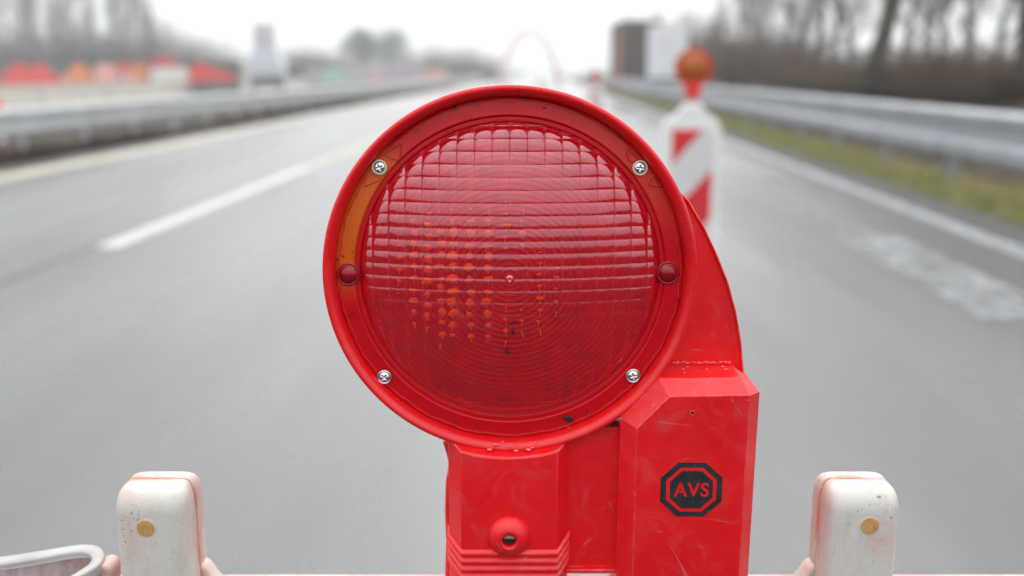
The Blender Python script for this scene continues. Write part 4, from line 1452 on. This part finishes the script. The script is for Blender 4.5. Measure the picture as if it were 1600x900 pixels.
# the octagonal badge: black, red ring, black, red letters
def octo(cx_, cz_, wx, wz, cut, Yv):
    return [Vector((cx_ + sx_*x*wx, Yv, cz_ + sz_*z*wz)) for sx_, sz_, x, z in
            ((-1, -1, cut, 1), (1, -1, cut, 1), (1, -1, 1, cut), (1, 1, 1, cut), (1, 1, cut, 1), (-1, 1, cut, 1), (-1, 1, 1, cut), (-1, -1, 1, cut))]
bc = P(1080, 765, YF)
px2m = YF/1524
hw, hh = 50.5*px2m, 45.5*px2m*1.035
def plate(f, y0, y1, nm, mt, par):
    A = octo(bc.x, bc.z, hw*f, hh*f, 0.44, y0)
    B_ = octo(bc.x, bc.z, hw*f, hh*f, 0.44, y1)
    return MB().loft([A, B_]).build(nm, mt, par, origin=og)
badge = plate(1.0, YF - 0.00005, YF - 0.00025, 'badge', M['black_print'], lamp)
def plate_ring(f0, f1, y, nm, mt, par):
    A, B_ = octo(bc.x, bc.z, hw*f0, hh*f0, 0.44, y), octo(bc.x, bc.z, hw*f1, hh*f1, 0.44, y)
    A2, B2 = [p + Vector((0, 0.0001, 0)) for p in A], [p + Vector((0, 0.0001, 0)) for p in B_]
    mb = MB()
    mb.loft([A2, A, B_, B2], False, False)
    return mb.build(nm, mt, par, origin=og)
plate_ring(0.815, 0.70, YF - 0.0004, 'badge_ring', M['red_lip'], badge)
cu = bpy.data.curves.new('lettering', 'FONT')
cu.body = 'AVS'
cu.align_x = 'CENTER'
cu.align_y = 'CENTER'
cu.size = 1.0
cu.offset = 0.022
cu.extrude = 0.004
cu.space_character = 1.12
tmp = bpy.data.objects.new('tmp', cu)
COL.objects.link(tmp)
dg = bpy.context.evaluated_depsgraph_get()
tm = bpy.data.meshes.new_from_object(tmp.evaluated_get(dg))
bpy.data.objects.remove(tmp)
xs = [v.co.x for v in tm.vertices]
ys = [v.co.y for v in tm.vertices]
tw, thh = max(xs) - min(xs), max(ys) - min(ys)
mx_, my_ = (max(xs) + min(xs))/2, (max(ys) + min(ys))/2
for v in tm.vertices:
    x, y_, z = v.co
    v.co = ((x - mx_)/tw*58*px2m, -z*0.012, (y_ - my_)/thh*24.5*px2m)
tm.materials.clear()
tm.materials.append(M['red_lip'])
lt = bpy.data.objects.new('lettering', tm)
COL.objects.link(lt)
lt.parent = badge
lt.location = Vector((bc.x, YF - 0.00035, bc.z)) - og

# neck block under the disc with chamfered sides
YN = FY - 0.0065
topz = [P(x, y_, YN) for x, y_ in ((720, 706), (745, 712), (770, 715), (796, 716), (822, 714.5), (848, 711), (872, 705))]
botN = Zb
inL, inR = topz[0].x, topz[-1].x
outL, outR = P(701, 760, FY + 0.004).x, P(888, 760, FY + 0.004).x
ocurve = []
for i, p in enumerate(topz):
    a = i/6
    x = outL + 0.0045 + (outR - outL - 0.009)*a
    z = CZ - sqrt(max(0, (R0 + 0.0002)**2 - (x - CX)**2)) - 0.0002
    ocurve.append(Vector((x, FY - 0.001, z)))
loopF = [Vector((inL, YN, botN))] + topz + [Vector((inR, YN, botN))]
loopO = [Vector((outL, FY + 0.004, botN))] + [Vector((outL, FY + 0.004, ocurve[0].z + 0.002))] + ocurve[1:-1] + [Vector((outR, FY + 0.004, ocurve[-1].z + 0.002))] + [Vector((outR, FY + 0.004, botN))]
# top corners of the outer loop step towards the side
loopB = [Vector((p.x, FY + 0.050, p.z + (0.006 if 0 < i < len(loopO)-1 else 0))) for i, p in enumerate(loopO)]
mb = MB().loft([loopB, loopO, loopF])
neck = mb.build('neck', M['red'], lamp, origin=og, bevel=0.0010, seg=2)
# wider rear clamp shell peeking out on the left
rl = [(689, 690), (697, 715), (700, 735), (694.5, 752), (693, 800), (695, 850), (693, 905)]
Yc = 0.622
L1 = [P(x, y_, Yc) for x, y_ in rl]
for p_ in L1: p_.x += 0.0008
L2 = [Vector((CX, Yc, p.z)) for p in L1]
mb = MB()
mb.loft([L1 + L2[::-1], [p + Vector((0, 0.03, 0)) for p in L1 + L2[::-1]]])
mb.build('rear_clamp', M['red'], lamp, origin=og, bevel=0.0015)

# web panel between neck and battery box with a ledge below
pl, pr_ = P(886, 700, FY + 0.006).x, P(984, 700, FY + 0.006).x
zt_ = P(930, 668, FY + 0.006).z
zb_ = P(925, 886, FY + 0.006).z
MB().box(pl, pr_, FY + 0.006, FY + 0.020, zb_, zt_).build('web_panel', M['red'], lamp, origin=og)
MB().box(pl, pr_ + 0.002, FY + 0.0025, FY + 0.0195, zb_ - 0.003, zb_ - 0.0002).build('ledge', M['red'], lamp, origin=og, bevel=0.0006)

# ribs round the foot of the neck
for i in range(4):
    z = P(796, 859 + i*12.2, YN).z
    hgt = 0.0030
    def rib(off):
        return [Vector((outL - off*0.8, FY + 0.010, 0)), Vector((outL - off*0.8, FY + 0.003, 0)), Vector((inL - off*0.4, YN - off, 0)), Vector((inR + off*0.4, YN - off, 0)), Vector((outR + off*0.8, FY + 0.003, 0)), Vector((outR + off*0.8, FY + 0.010, 0))]
    def at(L, zz): return [Vector((p.x, p.y, zz + (p.y - YN)*0.62)) for p in L]
    MB().loft([at(rib(0.0), z - hgt), at(rib(0.0018), z - hgt*0.75), at(rib(0.0018), z - hgt*0.25), at(rib(0.0), z)]).build('rib', M['red'], neck, origin=og, bevel=0.0005)
# bolt boss
c0 = P(795.5, 843, YN - 0.004)
c1 = Vector((c0.x, YN, c0.z))
MB().lathe([(0.0142, 0.0008), (0.0138, -0.0004), (0.0126, -0.0026), (0.0106, -0.0048), (0.0084, -0.0062), (0.0066, -0.0069), (0.0052, -0.0069), (0.0044, -0.0060), (0.0040, 0.0)], (0, 0, 0), 56).build('bolt_boss', M['red'], neck, loc=c1 - og, smooth=True)
MB().lathe([(0.0041, -0.0035), (0.0003, -0.0036)], (0, 0, 0), 24).build('bolt_hole', M['dirt'], neck, loc=c1 - og)  # dark disc painted as the shade deep in the bolt hole
MB().tube([(-0.0034, -0.0040, 0.0016), (0.0, -0.0044, 0.0020), (0.0034, -0.0040, 0.0016)], 0.0014, 8).build('lit_hole_top', simple('beige_lit_inside', (0.30, 0.23, 0.15), 0.7, var=0.2, scale=400), neck, loc=c1 - og, smooth=True)  # beige bar: light on the hole's upper inside, put into shape and colour

# raindrops lying on the ledges
M['water'] = None
m, t, b = newmat('water_drop')
b.inputs['Base Color'].default_value = (0.80, 0.02, 0.03, 1)
b.inputs['Roughness'].default_value = 0.04
b.inputs['Coat Weight'].default_value = 1.0
b.inputs['Coat Roughness'].default_value = 0.02
M['water'] = m
random.seed(5)
mb = MB()
def drop(c, r, n_=Vector((0, -0.6, 0.8))):
    n_ = n_.normalized()
    a = n_.cross(Vector((1, 0, 0))).normalized()
    b2 = n_.cross(a)
    loops = []
    for k in range(5):
        ph = k/4*pi/2
        loops.append([c + (a*cos(2*pi*j/12) + b2*sin(2*pi*j/12)*1.3)*r*cos(ph)*0.999 + n_*r*0.55*sin(ph) + (a*0.0001*0) for j in range(12)])
    MB().loft(loops, False, False).build('water_drop', M['water'], lamp, origin=og, smooth=True)
for px, py, r in ((775, 694, 0.0016), (800, 698, 0.0013), (806, 704, 0.0019), (826, 702, 0.0022), (832, 699, 0.0013), (836, 691, 0.001), (765, 702, 0.0020), (815, 709, 0.0010), (785, 690, 0.0009)):
    drop(P(px, py, FY - 0.0022), r*0.75)
for i in range(26):
    px = 1052 + i*3.5
    drop(P(px + random.uniform(-1, 1), 566 + random.uniform(-1.5, 1), 0.6235), random.uniform(0.0006, 0.0013), Vector((0, -0.3, 1)))
for i in range(8):
    p = P(random.uniform(1060, 1140), random.uniform(572, 586), 0.605)
    drop(p, random.uniform(0.0006, 0.0011), Vector((0, 0, 1)))

# ------------------------------------------------------------------ damp air
hm = bpy.data.materials.new('haze')
hm.use_nodes = True
ht = hm.node_tree
ht.nodes.remove(ht.nodes['Principled BSDF'])
pv = ht.nodes.new('ShaderNodeVolumePrincipled')
pv.inputs['Color'].default_value = (0.93, 0.95, 0.97, 1)
pv.inputs['Density'].default_value = 0.0020
pv.inputs['Anisotropy'].default_value = 0.2
ht.links.new(pv.outputs[0], ht.nodes['Material Output'].inputs['Volume'])
hb = MB().box(-640, 640, -640, 760, -1.3, 26).build('haze', hm)
hb['kind'] = 'stuff'
props(hb, 'thin grey winter haze over the whole scene', 'haze')
